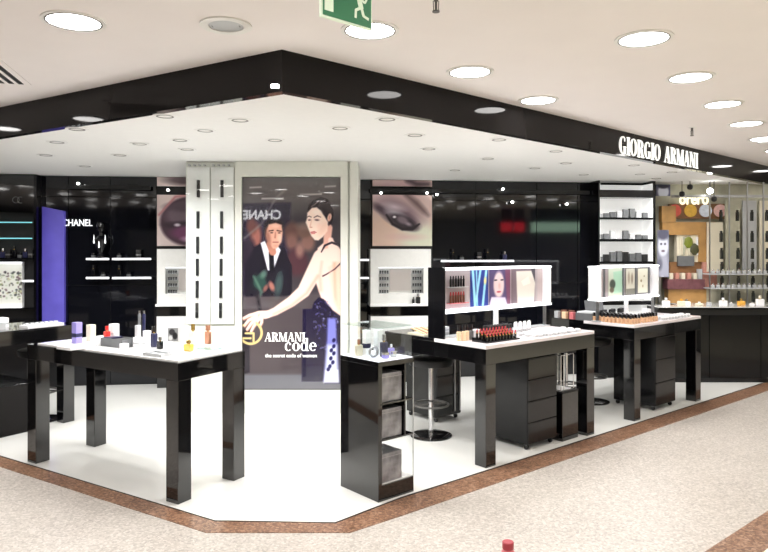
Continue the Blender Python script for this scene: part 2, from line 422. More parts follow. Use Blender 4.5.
# ---------------------------------------------------------------- lettering
def arc(cx, cz, ro, rzo, ri, rzi, a0, a1, n=16):
    pts = []
    for k in range(n):
        a, b = math.radians(a0+(a1-a0)*k/n), math.radians(a0+(a1-a0)*(k+1)/n)
        pts.append([(cx+ro*math.cos(a),cz+rzo*math.sin(a)),(cx+ro*math.cos(b),cz+rzo*math.sin(b)),(cx+ri*math.cos(b),cz+rzi*math.sin(b)),(cx+ri*math.cos(a),cz+rzi*math.sin(a))])
    return pts
def rc(x0,x1,z0,z1): return [[(x0,z0),(x1,z0),(x1,z1),(x0,z1)]]
def dg(x0,z0,x1,z1,w): return [[(x0,z0),(x0+w,z0),(x1+w,z1),(x1,z1)]]
T, th = .19, .05
G = {
 'I': (.36, rc(.09,.28,0,1)+rc(.02,.35,0,th)+rc(.02,.35,1-th,1)),
 'O': (.80, arc(.39,.5,.37,.5,.18,.465,0,360,24)),
 'G': (.80, arc(.40,.5,.37,.5,.18,.465,60,330,20)+rc(.50,.69,.03,.42)+rc(.44,.76,.40,.44)+rc(.58,.62,.72,.92)),
 'R': (.78, rc(.08,.27,0,1)+rc(.01,.34,0,th)+rc(.01,.30,1-th,1)+arc(.34,.75,.32,.25,.13,.21,-90,90,10)+rc(.25,.36,.955,1)+rc(.25,.36,.5,.54)+dg(.52,0,.33,.52,.2)+rc(.52,.78,0,th)),
 'A': (.80, dg(.06,0,.36,1,.05)+dg(.52,0,.30,1,.20)+rc(.16,.58,.30,.34)+rc(.0,.2,0,th)+rc(.44,.80,0,th)),
 'M': (1.0, rc(.10,.15,0,1)+dg(.40,0,.10,1,.18)+dg(.46,0,.74,1,.05)+rc(.72,.91,0,1)+rc(.02,.23,0,th)+rc(.65,.98,0,th)+rc(.02,.25,1-th,1)+rc(.74,.98,1-th,1)),
 'N': (.84, rc(.10,.15,0,1)+dg(.52,0,.09,1,.19)+rc(.66,.71,0,1)+rc(.02,.23,0,th)+rc(.02,.25,1-th,1)+rc(.56,.81,1-th,1)),
 'c': (.56, arc(.28,.33,.26,.34,.12,.30,50,315,16)+rc(.36,.48,.46,.58)),
 'o': (.62, arc(.30,.33,.28,.34,.13,.30,0,360,20)),
 'd': (.66, arc(.28,.33,.26,.34,.12,.30,0,360,20)+rc(.43,.57,0,1)+rc(.34,.57,.96,1)+rc(.43,.64,0,.05)),
 'e': (.58, arc(.29,.33,.27,.34,.13,.30,0,320,18)+rc(.12,.54,.33,.38)),
 ' ': (.45, []),
}
def serif_text(txt, x0, x1, z0, h, y0, y1, m, parent, name='letter'):
    tot = sum(G[c][0] for c in txt); k = (x1-x0)/tot; x = x0
    for c in txt:
        adv, polys = G[c]
        if polys:
            b = MB()
            for p in polys: b.prismxz([(x+a*k, z0+z*h) for a, z in p], y0, y1)
            b.build(name, m, parent)
        x += adv*k
def text_mesh(txt, width, height, depth, bold=0.0):
    cu = bpy.data.curves.new('lettering', 'FONT'); cu.body = txt; cu.extrude = 0.5; cu.offset = bold; cu.resolution_u = 3
    ob = bpy.data.objects.new('lettering', cu); C.objects.link(ob)
    bpy.context.view_layer.update()
    me = bpy.data.meshes.new_from_object(ob.evaluated_get(bpy.context.evaluated_depsgraph_get()))
    bpy.data.objects.remove(ob)
    n = len(me.vertices); co = np.zeros(n*3); me.vertices.foreach_get('co', co); co = co.reshape(-1,3)
    mn, mx = co.min(0), co.max(0)
    out = np.zeros_like(co)
    out[:,0] = (co[:,0]-mn[0])/(mx[0]-mn[0])*width
    out[:,2] = (co[:,1]-mn[1])/(mx[1]-mn[1])*height
    out[:,1] = -(co[:,2]-mn[2])/(mx[2]-mn[2])*depth
    me.vertices.foreach_set('co', out.ravel()); me.update()
    return me
def text_obj(txt, width, height, depth, m, name='lettering', parent=None, loc=(0,0,0), rz=0, bold=0.0):
    me = text_mesh(txt, width, height, depth, bold); me.materials.clear(); me.materials.append(m)
    o = bpy.data.objects.new(name, me); C.objects.link(o); o.location = loc; o.rotation_euler = (0,0,rz)
    if parent: o.parent = parent
    return o

u0, u1 = FR.u(618.5), FR.u(697.5)
sg = thing('shop_sign', 'raised white serif GIORGIO ARMANI lettering on the black fascia', 'sign', FR.w(u0, 0, 2.488), FR.a)
serif_text('GIORGIO ARMANI', 0, u1-u0, 0, .165, -.010, -.0005, M['signlit'], sg)
# bright little lamp at the fascia corner
t = thing('corner_spotlight', 'tiny white spotlight at the outer corner of the black fascia', 'spotlight', (P0[0]-.03, P0[1]-.03, LOW))
MB().box(-.022,.022,-.03,-.005,.008,.026).build('housing', M['sparkle'], t, bevel=.006)
MB().bar((-.01,0,.015),(.012,.034,.02),.006).build('bracket', M['ringw'], t)

# ---------------------------------------------------------------- painted prints
class Canvas:
    def __init__(s, x0, x1, y0, y1, k, bg):
        s.b = (x0,x1,y0,y1); s.nx = int((x1-x0)*k)+1; s.ny = int((y1-y0)*k)+1
        s.X, s.Y = np.meshgrid(np.linspace(x0,x1,s.nx), np.linspace(y0,y1,s.ny))
        s.c = np.zeros((s.ny,s.nx,3)); s.c[:] = bg
    def mix(s, a, col):
        col = np.array(col, float); s.c = s.c*(1-a[...,None]) + col*a[...,None]; return s
    def poly(s, pts, col, soft=1.0, al=1.0):
        ins = np.zeros(s.X.shape, bool); dist = np.full(s.X.shape, 1e9); n = len(pts)
        for i in range(n):
            (ax,ay),(bx,by) = pts[i], pts[(i+1)%n]
            dx, dy = bx-ax, by-ay; L = dx*dx+dy*dy+1e-9
            t = np.clip(((s.X-ax)*dx+(s.Y-ay)*dy)/L, 0, 1)
            dist = np.minimum(dist, np.hypot(s.X-ax-t*dx, s.Y-ay-t*dy))
            cr = ((ay > s.Y) != (by > s.Y)) & (s.X < (bx-ax)*(s.Y-ay)/(by-ay+1e-12)+ax)
            ins ^= cr
        sd = np.where(ins, -dist, dist)
        return s.mix(np.clip(.5-sd/soft, 0, 1)*al, col)
    def ell(s, cx, cy, rx, ry, col, rot=0, soft=1.0, al=1.0):
        a = math.radians(rot); dx, dy = s.X-cx, s.Y-cy
        u = (dx*math.cos(a)+dy*math.sin(a))/rx; v = (-dx*math.sin(a)+dy*math.cos(a))/ry
        sd = (np.hypot(u,v)-1)*min(rx,ry)
        return s.mix(np.clip(.5-sd/soft, 0, 1)*al, col)
    def stroke(s, pts, col, soft=1.0, al=1.0):      # pts: (x,y,r)
        best = np.full(s.X.shape, 1e9)
        for (ax,ay,ar),(bx,by,br) in zip(pts[:-1], pts[1:]):
            dx, dy = bx-ax, by-ay; L = dx*dx+dy*dy+1e-9
            t = np.clip(((s.X-ax)*dx+(s.Y-ay)*dy)/L, 0, 1)
            best = np.minimum(best, np.hypot(s.X-ax-t*dx, s.Y-ay-t*dy)-(ar+(br-ar)*t))
        return s.mix(np.clip(.5-best/soft, 0, 1)*al, col)
    def build(s, name, m, parent, x0, x1, z0, z1, y, dim=1.0):
        nx, ny = s.nx, s.ny
        xs = np.linspace(x0,x1,nx); zs = np.linspace(z1,z0,ny)
        XX, ZZ = np.meshgrid(xs, zs)
        co = np.stack([XX.ravel(), np.full(nx*ny, y), ZZ.ravel()], 1)
        idx = np.arange(nx*ny).reshape(ny,nx)
        f = np.stack([idx[1:,:-1].ravel(), idx[1:,1:].ravel(), idx[:-1,1:].ravel(), idx[:-1,:-1].ravel()], 1)
        me = bpy.data.meshes.new(name); me.vertices.add(nx*ny); me.vertices.foreach_set('co', co.ravel())
        me.loops.add(f.size); me.loops.foreach_set('vertex_index', f.ravel())
        me.polygons.add(len(f)); me.polygons.foreach_set('loop_start', np.arange(0,f.size,4)); 
        me.update(calc_edges=True); me.validate()
        v = np.clip(s.c/255.*dim, 0, 1); l = np.where(v <= .04045, v/12.92, ((v+.055)/1.055)**2.4)
        at_ = me.color_attributes.new('Print', 'FLOAT_COLOR', 'POINT')
        at_.data.foreach_set('color', np.concatenate([l.reshape(-1,3), np.ones((nx*ny,1))], 1).astype(np.float32).ravel())
        me.materials.append(m)
        o = bpy.data.objects.new(name, me); C.objects.link(o)
        if parent: o.parent = parent
        return o

# ---------------------------------------------------------------- the white column and its poster
cx0, cx1 = COL.u(186), COL.u(358)
ctop = LOW-0.003
col = thing('display_column', 'wide white square column standing on the white shop floor', 'column', (cx0, 6.5, 0.004))
cw = cx1-cx0; xm = COL.u(236)-cx0
pz0, pz1 = COL.z(0,389), COL.z(0,178); pu0, pu1 = COL.u(243)-cx0, COL.u(340.5)-cx0
b = MB(); b.box(0, cw, 0, .62, 0, ctop-.004)
b.build('body', M['colw'], col)
fr_ = MB()
fr_.box(xm, pu0-.004, -.05, 0, 0, ctop-.004); fr_.box(pu1+.004, COL.u(348)-cx0, -.05, 0, 0, ctop-.004)
fr_.box(pu0-.004, pu1+.004, -.05, 0, 0, pz0-.008); fr_.box(pu0-.004, pu1+.004, -.05, 0, pz1+.004, ctop-.004)
fr_.build('poster_surround', M['colw'], col)
MB().box(COL.u(350)-cx0, cw, -.04, 0, 0, ctop-.004).build('edge_strip', M['colw'], col)
slz = [(181,198),(212,229),(237,254),(259,276),(281,298),(303,318)]
for k, (a, c, s) in enumerate(((188,210.5,199.5),(212,234.5,223))):
    p = MB().box(COL.u(a)-cx0, COL.u(c)-cx0, -.03, 0, COL.z(0,324), ctop-.06).build('white_panel', M['white'], col)
    MB().box(COL.u(a)-cx0-.004, COL.u(c)-cx0+.004, -.062, -.056, COL.z(0,325), ctop-.02).build('glass_sheet', M['glass'], col)
    for i in range(4):
        xx = COL.u(a+3+i*5)-cx0
        MB().box(xx-.008, xx+.008, -.068, -.03, ctop-.05, ctop-.035).build('clip', M['lgreyc'], col)
    for (y0, y1) in slz:
        dx = -.5*(y0-181)/30
        xx = COL.u(s+dx*.7)-cx0
        t_ = MB().box(xx-.013, xx+.013, -.052, -.030, COL.z(0,y1), COL.z(0,y0))
        t_.build('black_slot', M['blackm'], col)
# lower pale ledge panel beneath the slot panels
MB().box(.0, xm-.002, -.035, 0, 0.0, COL.z(0,326)).build('lower_panel', M['colw'], col)

pst = thing('advertising_poster', 'tall backlit ARMANI code perfume poster in the white column', 'poster', (cx0, 6.5, 0.004))
pst.location = (cx0, 6.5, 0)
cv = Canvas(243, 340.5, 178, 389, 2.2, (74,68,70))
cv.poly([(243,178),(341,178),(341,206),(243,206)], (86,80,80), 10)
for x0,y0,x1,y1 in ((250,187,262,188),(262,198,284,199),(325,186,336,187),(300,194,322,195)):
    cv.poly([(x0,y0),(x1,y0-.5),(x1,y1),(x0,y1+.6)], (176,170,168), 1.2, .8)
cv.poly([(243,204),(291,203),(291,300),(243,300)], (40,32,52), 3)
cv.poly([(291,215),(341,215),(341,300),(291,300)], (58,52,58), 8)
cv.poly([(243,296),(341,292),(341,376),(243,376)], (76,68,72), 4)
cv.poly([(243,374),(341,374),(341,389),(243,389)], (104,104,112), 3)
cv.poly([(243,330),(250,330),(250,372),(243,374)], (36,32,44), 2)
cv.poly([(303,309),(327,308),(327,381),(302,381)], (30,24,52), 1.5)
cv.poly([(325,300),(341,300),(341,383),(325,383)], (36,28,66), 2)
# other guests in the background
cv.ell(256,238,5.5,13,(150,92,82),5,4); cv.ell(252,226,5,8,(96,56,52),0,4); cv.ell(250,256,7,18,(40,30,44),0,4)
cv.ell(292,232,8,10,(92,64,58),0,5); cv.ell(292,242,6,8,(118,84,78),0,5); cv.ell(297,262,11,14,(74,44,52),0,5)
cv.ell(308,242,7,9,(126,92,84),0,5); cv.ell(304,232,7,6,(104,78,70),0,4); cv.ell(300,250,4,7,(140,104,96),0,4)
cv.ell(306,226,9,4,(122,100,92),0,4,.7)
cv.stroke([(245,238,1),(262,224,.8),(275,200,1),(285,190,1.5)], (128,124,120), 2.5, .6)
# man in dinner jacket
cv.poly([(246,262),(256,246),(268,240),(284,248),(292,266),(292,296),(246,296)], (26,22,34), 2.5)
cv.poly([(261,243),(265,241),(271,252),(278,246),(281,250),(273,272),(268,270)], (226,226,238), 1.2)
cv.poly([(269,252),(274,252),(275,272),(270,276)], (18,16,26), 1)
cv.stroke([(271,244,4),(273,252,3.6)], (186,126,106), 1.5)
cv.poly([(264,232),(265,223),(270,218.5),(278,217.5),(283,221),(284,229),(281,233),(266,238)], (36,26,30), 1.2)
cv.poly([(267,230),(269,224.5),(276,223),(282,225),(283,233),(281.5,242),(277.5,248.5),(273.5,248.5),(269,243),(266.5,236)], (224,168,146), 1.6)
cv.ell(268.5,238,2.4,8,(152,98,84),-8,3,.85); cv.ell(280,238,2,4,(240,196,174),0,3,.8); cv.ell(276,226,4,2,(238,190,168),0,2,.8)
cv.stroke([(269.5,231,.5),(273.5,230.4,.6)], (62,40,38), .8); cv.stroke([(277.5,230.6,.6),(281.5,231.4,.5)], (62,40,38), .8)
cv.ell(272,232.8,1.3,.6,(48,34,36),0,.7); cv.ell(279.6,233,1.2,.6,(48,34,36),0,.7)
cv.stroke([(275.8,232.5,.4),(275.4,237.6,.9)], (180,120,102), 1); cv.stroke([(273.4,242.2,.5),(278.6,242.2,.5)], (150,82,78), .8); cv.ell(276,246,2.2,1,(196,140,122),0,1.4,.7)
cv.ell(260,282,7,8,(44,78,68),0,5,.8); cv.ell(279,284,4,12,(74,98,94),8,4,.7); cv.ell(264,274,3,4,(110,150,130),30,3,.6); cv.ell(272,286,2.5,5,(190,120,104),-20,2,.8); cv.ell(266,288,2,4,(170,104,92),30,2,.7); cv.stroke([(254,276,1),(262,292,1.4),(258,300,1)], (96,130,112), 2, .6)
cv.stroke([(258,296,2.2),(262,320,1.5)], (48,42,48), 2)
# woman, bare back, dark dress
sk = (248,212,200); sk2 = (226,172,156); sk3 = (206,146,124)
cv.poly([(318,248),(327,240),(336,243),(341,250),(341,316),(334,316),(322,300),(316,282)], sk, 1.5)
cv.poly([(328,270),(334,262),(341,262),(341,310),(337,313),(331,303),(327,288)], (240,200,180), 2)
cv.poly([(333,262),(336,262),(336.5,300),(334,296)], sk3, 3, .5)
cv.stroke([(329,228,3.6),(327.5,238,3.8),(329,248,5.5)], sk2, 1.5)
cv.stroke([(331,240,2.5),(333,252,5),(325,255,6)], sk, 1.5)
cv.stroke([(322,258,9),(313,274,7.5),(304,291,6.5),(292,301,5.2),(276,311,4),(266,315,3.4)], sk, 1.5)
cv.stroke([(318,276,1.8),(307,293,1.6),(292,305,1.5),(274,314,1.2)], sk2, 2.5, .8)
cv.poly([(311,312),(314,302),(319,297),(324,299),(333,310),(341,316),(341,383),(325,383),(326,330),(313,322)], (28,22,50), 1.5)
for k in range(90):
    x_, y_ = random.uniform(314,338), random.uniform(301,350)
    cv.ell(x_, y_, random.uniform(.5,1.3), random.uniform(.4,.9), random.choice([(150,150,190),(96,92,150),(64,58,110)]), random.uniform(0,90), .8, .6)
cv.poly([(326,262),(332,268),(334,300),(339,312),(333,309),(327,297),(323,282)], sk, 2)
cv.stroke([(341,263,.7),(335,269,.7),(327,274,.7),(323,276,.8)], (70,52,62), .9); cv.stroke([(322,262,1),(320,276,1.5),(321,290,2)], sk2, 3, .7); cv.stroke([(330,268,1.5),(333,285,1.5),(337,304,1)], (232,186,170), 4, .6)
cv.stroke([(321.5,252,.6),(325,245.5,1),(332,242.5,1.1),(341,246,1.2)], (48,38,50), .9)
# head turned left
cv.poly([(307.5,212),(309,205),(314,200),(321,197.5),(328,199.5),(332,205),(333.5,213),(332.5,222),(329,226),(318,216)], (38,28,34), 1.3)
cv.stroke([(312,206.5,.6),(319,201.5,.5),(325,199.8,.4)], (140,124,122), 1, .8); cv.stroke([(316,208,.4),(322,203,.4),(328,203,.3)], (96,80,82), 1, .7)
cv.poly([(307.5,213),(312,208),(317,207.5),(321,211),(325,217),(328,222),(327.5,231),(323,237),(318.5,240.5),(315,240),(311.5,236),(309,230),(307.5,226),(306,222.5),(307.3,218)], (250,222,206), 1.3)
cv.ell(323,229,4,7,(232,186,166),25,4,.55); cv.ell(317,212,4,2,(255,238,226),0,3,.7); cv.ell(319,226,2.2,2.4,(248,206,190),0,2.5,.7)
cv.ell(329.6,217.5,1.9,4,(238,194,174),12,.9); cv.ell(329.8,217.5,.9,2.4,(196,140,122),12,.9)
cv.stroke([(307.6,217.2,.3),(309.3,216.2,.4),(311.4,217.2,.4)], (70,48,50), .7); cv.stroke([(314.2,217.6,.4),(317.6,215.9,.5),(321,217.3,.3)], (70,48,50), .7)
cv.ell(317.2,220,2.2,.9,(150,110,112),5,1.2); cv.ell(317,220.2,1.5,.6,(40,28,34),5,.7); cv.ell(309.6,220.2,1.1,.6,(40,28,34),0,.7); cv.ell(309.8,219.8,1.6,.9,(150,110,112),0,1.2,.5)
cv.stroke([(311.8,220,.3),(310.4,226.4,.6)], (228,180,160), .9); cv.ell(311.2,227.4,1.3,.6,(206,150,132),0,.8)
cv.stroke([(311.2,232.3,.5),(314.6,231.9,.6),(316.6,232.6,.3)], (186,72,80), .7); cv.stroke([(311.8,233.6,.5),(315,233.5,.5)], (210,104,108), .7)
# hand with five fingers laid over the ring
cv.stroke([(268,314,3.6),(260,315,4.4),(255,317,4)], sk, 1.2)
for p in ([(258,313,1.7),(250,315,1.5),(244,318,1.3)],[(257,316,1.7),(249,320,1.5),(245,325,1.2)],[(257,318,1.7),(251,324,1.5),(247.5,329,1.2)],[(259,319,1.6),(254,326,1.3),(251.5,331,1.1)],[(262,317,1.7),(262,322,1.3),(260,326,1.1)]):
    cv.stroke([(x_+.3,y_+1.1,r_) for x_,y_,r_ in p], sk3, 1, .8); cv.stroke(p, sk, .9)
# bottle-like lit hem of the dress
cv.poly([(328,318),(336,318),(337,345),(338,381),(324.5,381),(327,345)], (120,122,200), 2.5)
cv.poly([(327.5,345),(337,345),(338.5,381),(324.5,381)], (206,212,238), 5)
cv.poly([(326,370),(338,370),(338.5,382),(324.5,382)], (240,242,250), 3)
for x_, y_ in ((330,366),(333,362),(331,358),(334,353),(331.5,350),(334,346),(328.5,369),(334,340)):
    cv.ell(x_, y_, 1.7, 2.2, (30,24,84), 20, 1)
# gold monogram ring
a = np.abs(np.hypot((cv.X-251), (cv.Y-332.5))-11)-1.2
ok = (cv.Y > 324) | (cv.X > 256)
cv.mix(np.clip(.5-a/1.0,0,1)*ok, (226,202,136))
cv.stroke([(246,333,1),(254,333,1),(254,341,1)], (226,202,136), .8); cv.stroke([(243,338,1),(251,338,1)], (226,202,136), .8)
cv.build('picture', M['poster'], pst, pu0, pu1, pz0, pz1, -.020, 1.0)
MB().box(pu0-.0035, pu1+.0035, -.019, -.0005, pz0-.004, pz1+.0035).build('backing', M['blackm'], pst)
serif_text('ARMANI', COL.u(265)-cx0, COL.u(305.5)-cx0, COL.z(0,341), .085, -.024, -.0205, M['signlit'], pst)
serif_text('code', COL.u(285)-cx0, COL.u(317)-cx0, COL.z(0,350.5), .125, -.026, -.0245, M['signlit'], pst)
text_obj('the secret code of women', COL.u(317)-COL.u(265.5), .036, .002, M['signlit'], 'tagline', pst, (COL.u(265.5)-cx0, -.021, COL.z(0,357)), 0, .01)

# ---------------------------------------------------------------- small goods
def carton(w, d, h, m, band=None, name='carton'):
    t = thing(name, 'x', 'box'); MB().box(-w/2,w/2,-d/2,d/2,0,h).build('body', m, t, bevel=.0015)
    if band: MB().box(-w/2-.0006,w/2+.0006,-d/2-.0006,d/2+.0006,h*.30,h*.48).build('label_band', band, t)
    return t
def perfume(w, d, h, m, cap, name='perfume_bottle', cr=.42):
    t = thing(name, 'x', 'bottle')
    MB().box(-w/2,w/2,-d/2,d/2,0,h*.66).build('glass_body', m, t, True, bevel=min(w,d)*.18)
    MB().cyl(0,0,h*.66,h*.72,w*.16,n=12).build('neck', M['gold'], t, True)
    MB().cyl(0,0,h*.72,h,w*.5*cr,w*.45*cr,14).build('cap', cap, t, True, bevel=.001)
    return t
def roundbottle(r, h, m, cap, name='foundation_bottle', split=.6):
    t = thing(name, 'x', 'bottle')
    MB().lathe([(r*.9,0),(r,h*.04),(r,h*split*.92),(r*.6,h*split)],0,0,14).build('glass_body', m, t, True)
    MB().cyl(0,0,h*split,h,r*.62,r*.6,14).build('cap', cap, t, True)
    return t
def lipstick(m, h=.062):
    t = thing('lipstick', 'x', 'lipstick')
    MB().cyl(0,0,0,h*.5,.0095,n=12).build('case', M['black'], t, True)
    MB().cyl(0,0,h*.5,h*.62,.008,n=12).build('collar', M['gold'], t, True)
    b = MB().cyl(0,0,h*.62,h,.0065,n=10)
    b.v = [(x,y,z-(.012 if (z>h*.9 and x<0) else 0)) for x,y,z in b.v]; b.build('bullet', m, t, True)
    return t
def pot(r, h, m, lid, name='cream_pot'):
    t = thing(name, 'x', 'jar')
    MB().lathe([(r*.85,0),(r,h*.1),(r,h*.6)],0,0,14).build('jar', m, t, True)
    MB().cyl(0,0,h*.6,h,r*1.02,n=14).build('lid', lid, t, True)
    return t
def tray(w, d, h, m, name='display_tray'):
    t = thing(name, 'x', 'tray')
    MB().box(-w/2,w/2,-d/2,d/2,0,h*.4).build('base', m, t)
    b = MB(); e = .004
    b.box(-w/2,w/2,-d/2,-d/2+e,h*.4,h); b.box(-w/2,w/2,d/2-e,d/2,h*.4,h); b.box(-w/2,-w/2+e,-d/2+e,d/2-e,h*.4,h); b.box(w/2-e,w/2,-d/2+e,d/2-e,h*.4,h)
    b.build('rim', m, t); return t
def put(t, loc, rz, lab, cat=None, group=None):
    t.location = loc; t.rotation_euler = (0,0,rz); t['label'] = lab
    if cat: t['category'] = cat
    if group: t['group'] = group
    return t
def putpx(t, px, py, z, rz, lab, cat=None, group=None):
    x, y = at(px, py, z); return put(t, (x,y,z), rz, lab, cat, group)

# ---------------------------------------------------------------- tables
FZ = 0.004
def table(fr, u0, u1, v0, v1, lab, leg=.11, apron=(.775,.885), top=(.885,.90), topmat='whiteg', inset=.012, h2=None):
    t = thing('display_table', lab, 'table', fr.w(0,0,FZ), fr.a)
    li = inset+(.10 if 'front left' in lab and 'behind' not in lab else 0)
    for a in (0,1):
        for c in (0,1):
            x0 = u0 if a == 0 else u1-leg; y0 = v0 if c == 0 else v1-leg
            MB().box(x0, x0+leg, y0, y0+leg, 0, apron[0]).build('leg', M['black'], t, bevel=.003)
    b = MB(); k = .03
    b.box(u0,u1,v0,v0+k,*apron); b.box(u0,u1,v1-k,v1,*apron); b.box(u0,u0+k,v0+k,v1-k,*apron); b.box(u1-k,u1,v0+k,v1-k,*apron)
    b.box(u0+k,u1-k,v0+k,v1-k,apron[1]-.02,apron[1])
    b.build('apron', M['black'], t)
    vm = v1-inset if v1 < .8 else .54
    MB().box(u0+li,u1-inset,v0+inset,vm,*top).build('tabletop', M[topmat], t, bevel=.002)
    if v1 > .8: MB().box(u0,u1,vm,v1,apron[1],top[1]).build('rear_top', M['black'], t, bevel=.002)
    return t
table(TA, -.105, 1.53, 0, .60, 'black lacquer table with four square legs at front left, white top')
MB_ = None
table(TB, -1.75, .10, 0, .62, 'black lacquer table at left edge behind the front left table', topmat='black', inset=0)
table(TD, 0, 1.41, 0, 1.15, 'black display table in the middle with a lit sign box above it', apron=(.755,.868), top=(.868,.896), topmat='pinkwhite', inset=.0)
table(TE, 0, 1.35, 0, .92, 'black display table at right carrying rows of foundation bottles', apron=(.755,.868), top=(.868,.896), topmat='pinkwhite', inset=.0)
ZA = FZ+.90; ZD = FZ+.896

# goods on the front left table
ra = TA.a
items = [
 (carton(.055,.05,.155,M['violet'],M['navy']), 77,343,'lilac and navy perfume carton at left end of front left table'),
 (carton(.055,.045,.125,M['creamc']), 91,341,'cream upright carton beside the lilac carton'),
 (carton(.05,.05,.06,M['whitec']), 99,345,'small white box in front of the cream carton'),
 (carton(.06,.05,.125,M['whitec'],M['lgreyc']), 114,340,'white upright carton beside the red bottle'),
 (perfume(.045,.035,.115,M['red'],M['red'],cr=.6), 107,341,'red perfume bottle behind the dark blue tray'),
 (carton(.035,.03,.12,M['lgreyc']), 138,341,'slim pale grey tester box behind white boxes on front left table'),
 (carton(.07,.05,.07,M['whitec'],M['lgreyc']), 139,347,'low white box right of the dark tray'),
 (carton(.045,.04,.105,M['whitec']), 147,345,'white narrow carton right of the clear vials'),
 (perfume(.042,.035,.15,M['navy'],M['black'],cr=.7), 154,347,'dark navy perfume bottle near middle of front left table'),
 (perfume(.04,.03,.085,M['blackp'],M['chrome'],cr=.6), 160,349,'small black bottle with chrome cap right of navy bottle'),
 (perfume(.065,.04,.075,M['amber'],M['gold'],cr=.5), 188.5,351,'amber square perfume bottle near the front corner of the table'),
 (perfume(.06,.04,.16,M['creamc'],M['gold'],cr=.5), 193,346,'tall cream bottle with gold cap behind the amber one'),
 (perfume(.045,.03,.14,M['copper'],M['copper'],cr=.85), 208,344,'copper coloured slim bottle in front of the column'),
 (carton(.09,.05,.03,M['whitec']), 176,353,'flat white box near the front corner of left table'),
 (carton(.05,.04,.045,M['whitec']), 124,350,'small white square box at front edge of left table'),
]
for t, px, py, lab in items: putpx(t, px, py, ZA, ra, lab)
for px in (138.5,):
    pass
for k, px in enumerate((139.5, 144.0)):
    t = thing('glass_vial', 'tall clear glass vial behind white boxes, one of a pair', 'vial', (*at(px, 339, ZA), ZA), 0, 'pair of tall vials on front left table')
    MB().lathe([(.011,0),(.012,.005),(.012,.19),(.008,.20)],0,0,14).build('tube', M['navy'] if k else M['greyc'], t, True)
    MB().cyl(0,0,.20,.222,.009,n=12).build('stopper', M['chrome'], t, True)
t = tray(.24,.12,.06,M['greyc']); putpx(t, 118.5, 346, ZA, ra, 'dark blue grey tray between the white boxes on front left table')
MB().box(-.10,-.02,-.05,.05,.0245,.064).build('blue_insert', M['navy'], t); MB().box(.01,.10,-.05,.05,.0245,.058).build('sample_block', M['blackm'], t)
t = tray(.20,.10,.018,M['glassg'],'glass_tray'); putpx(t, 207, 349.5, ZA, ra, 'flat clear glass tray at right end of front left table')
t = tray(.16,.10,.02,M['whitec'],'white_tray'); putpx(t, 70, 349, ZA, ra, 'low white tray at left end of front left table')
t = tray(.18,.10,.02,M['lgreyc'],'white_tray'); putpx(t, 158, 355.5, ZA, ra, 'long pale tray along front edge of left table')

# goods on the table behind at the left edge
t = tray(.34,.2,.05,M['lgreyc']); put(t, TB.w(-.62,.25,ZA), TB.a, 'pale tray of samples at left edge of the rear left table')
for k in range(4):
    q = TB.w(-.72+k*.07,.22,ZA+.0201); put(carton(.05,.05,.04+.015*(k%3),[M['whitec'],M['lgreyc'],M['greyc'],M['whitec']][k]), q, TB.a, 'small pale sample box on the tray at left edge', group='sample boxes on the rear left tray')
t = tray(.34,.14,.02,M['whitec']); put(t, TB.w(-.13,.14,ZA), TB.a, 'white ribbed tray near right end of the rear left table')
first = None
for k in range(7):
    q = TB.w(-.27+k*.045,.14,ZA+.008)
    if first is None: first = put(pot(.017,.03,M['whitec'],M['lgreyc']), q, 0, 'small white pot in the row on the ribbed tray', group='row of white pots on the rear left table')
    else: dup(first, q)
t = carton(.16,.1,.085,M['whitec'],M['lgreyc']); put(t, TB.w(-.42,.36,ZA), TB.a, 'white box at back of the rear left table')
t = carton(.05,.05,.09,M['brownc']); put(t, TB.w(-.62,.05,ZA), TB.a, 'small brown box at picture left edge on rear table')
# low cabinet beneath it
lc = thing('low_cabinet', 'low black glossy cabinet under the table at left edge', 'cabinet', TB.w(0,0,FZ), TB.a)
MB().box(-1.6,-.26,.0+.005,.60,.0,.43).build('body', M['blackp'], lc, bevel=.003)
MB().box(-1.6,-.26,-.004,.005,.0,.425).build('door', M['fascia'], lc)
MB().box(-.6,-.59,-.012,-.004,.1,.38).build('door_edge', M['steel'], lc)
t = thing('upright_panel', 'black upright box with a white edge strip on the low cabinet', 'panel', TB.w(-.62,.12,FZ+.43), TB.a)
MB().box(-.5,.08,0,.3,0,.32).build('body', M['blackp'], t); MB().box(.03,.04,-.004,0,.02,.3).build('white_strip', M['whitec'], t)

# ---------------------------------------------------------------- pedestal with silver cubes
pd = thing('display_pedestal', 'black display pedestal with open niche of three silver cubes', 'pedestal', PC.w(0,0,FZ), PC.a)
PU, PV, PH = .306, .395, .885
MB().box(0,.014,0,PV,.0,PH-.03).build('side_panel', M['black'], pd, bevel=.001)
MB().box(.014,.03,0,.012,.10,PH-.03).build('front_stile', M['black'], pd)
MB().box(.014,PU,0,PV,0,.10).build('base', M['black'], pd, bevel=.001)
MB().box(.018,PU-.004,.012,PV-.004,.10,.106).build('base_top', M['whiteg'], pd)
MB().box(.014,PU,PV-.008,PV,.106,PH-.03).build('back_glass', M['glass'], pd)
MB().box(PU-.006,PU,0,PV-.008,.10,PH-.03).build('side_glass', M['glass'], pd)
MB().box(PU-.005,PU,-.001,.004,.10,PH-.03).build('glass_edge', M['lgreyc'], pd)
MB().box(0,PU,0,PV,PH-.03,PH).build('top_panel', M['black'], pd, bevel=.001)
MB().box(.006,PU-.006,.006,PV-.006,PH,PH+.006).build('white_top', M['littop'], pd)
zs = [.106, .390, .620]
for z in zs[1:]:
    MB().box(.014,PU-.006,.0,PV-.008,z-.010,z).build('shelf', M['black'], pd)
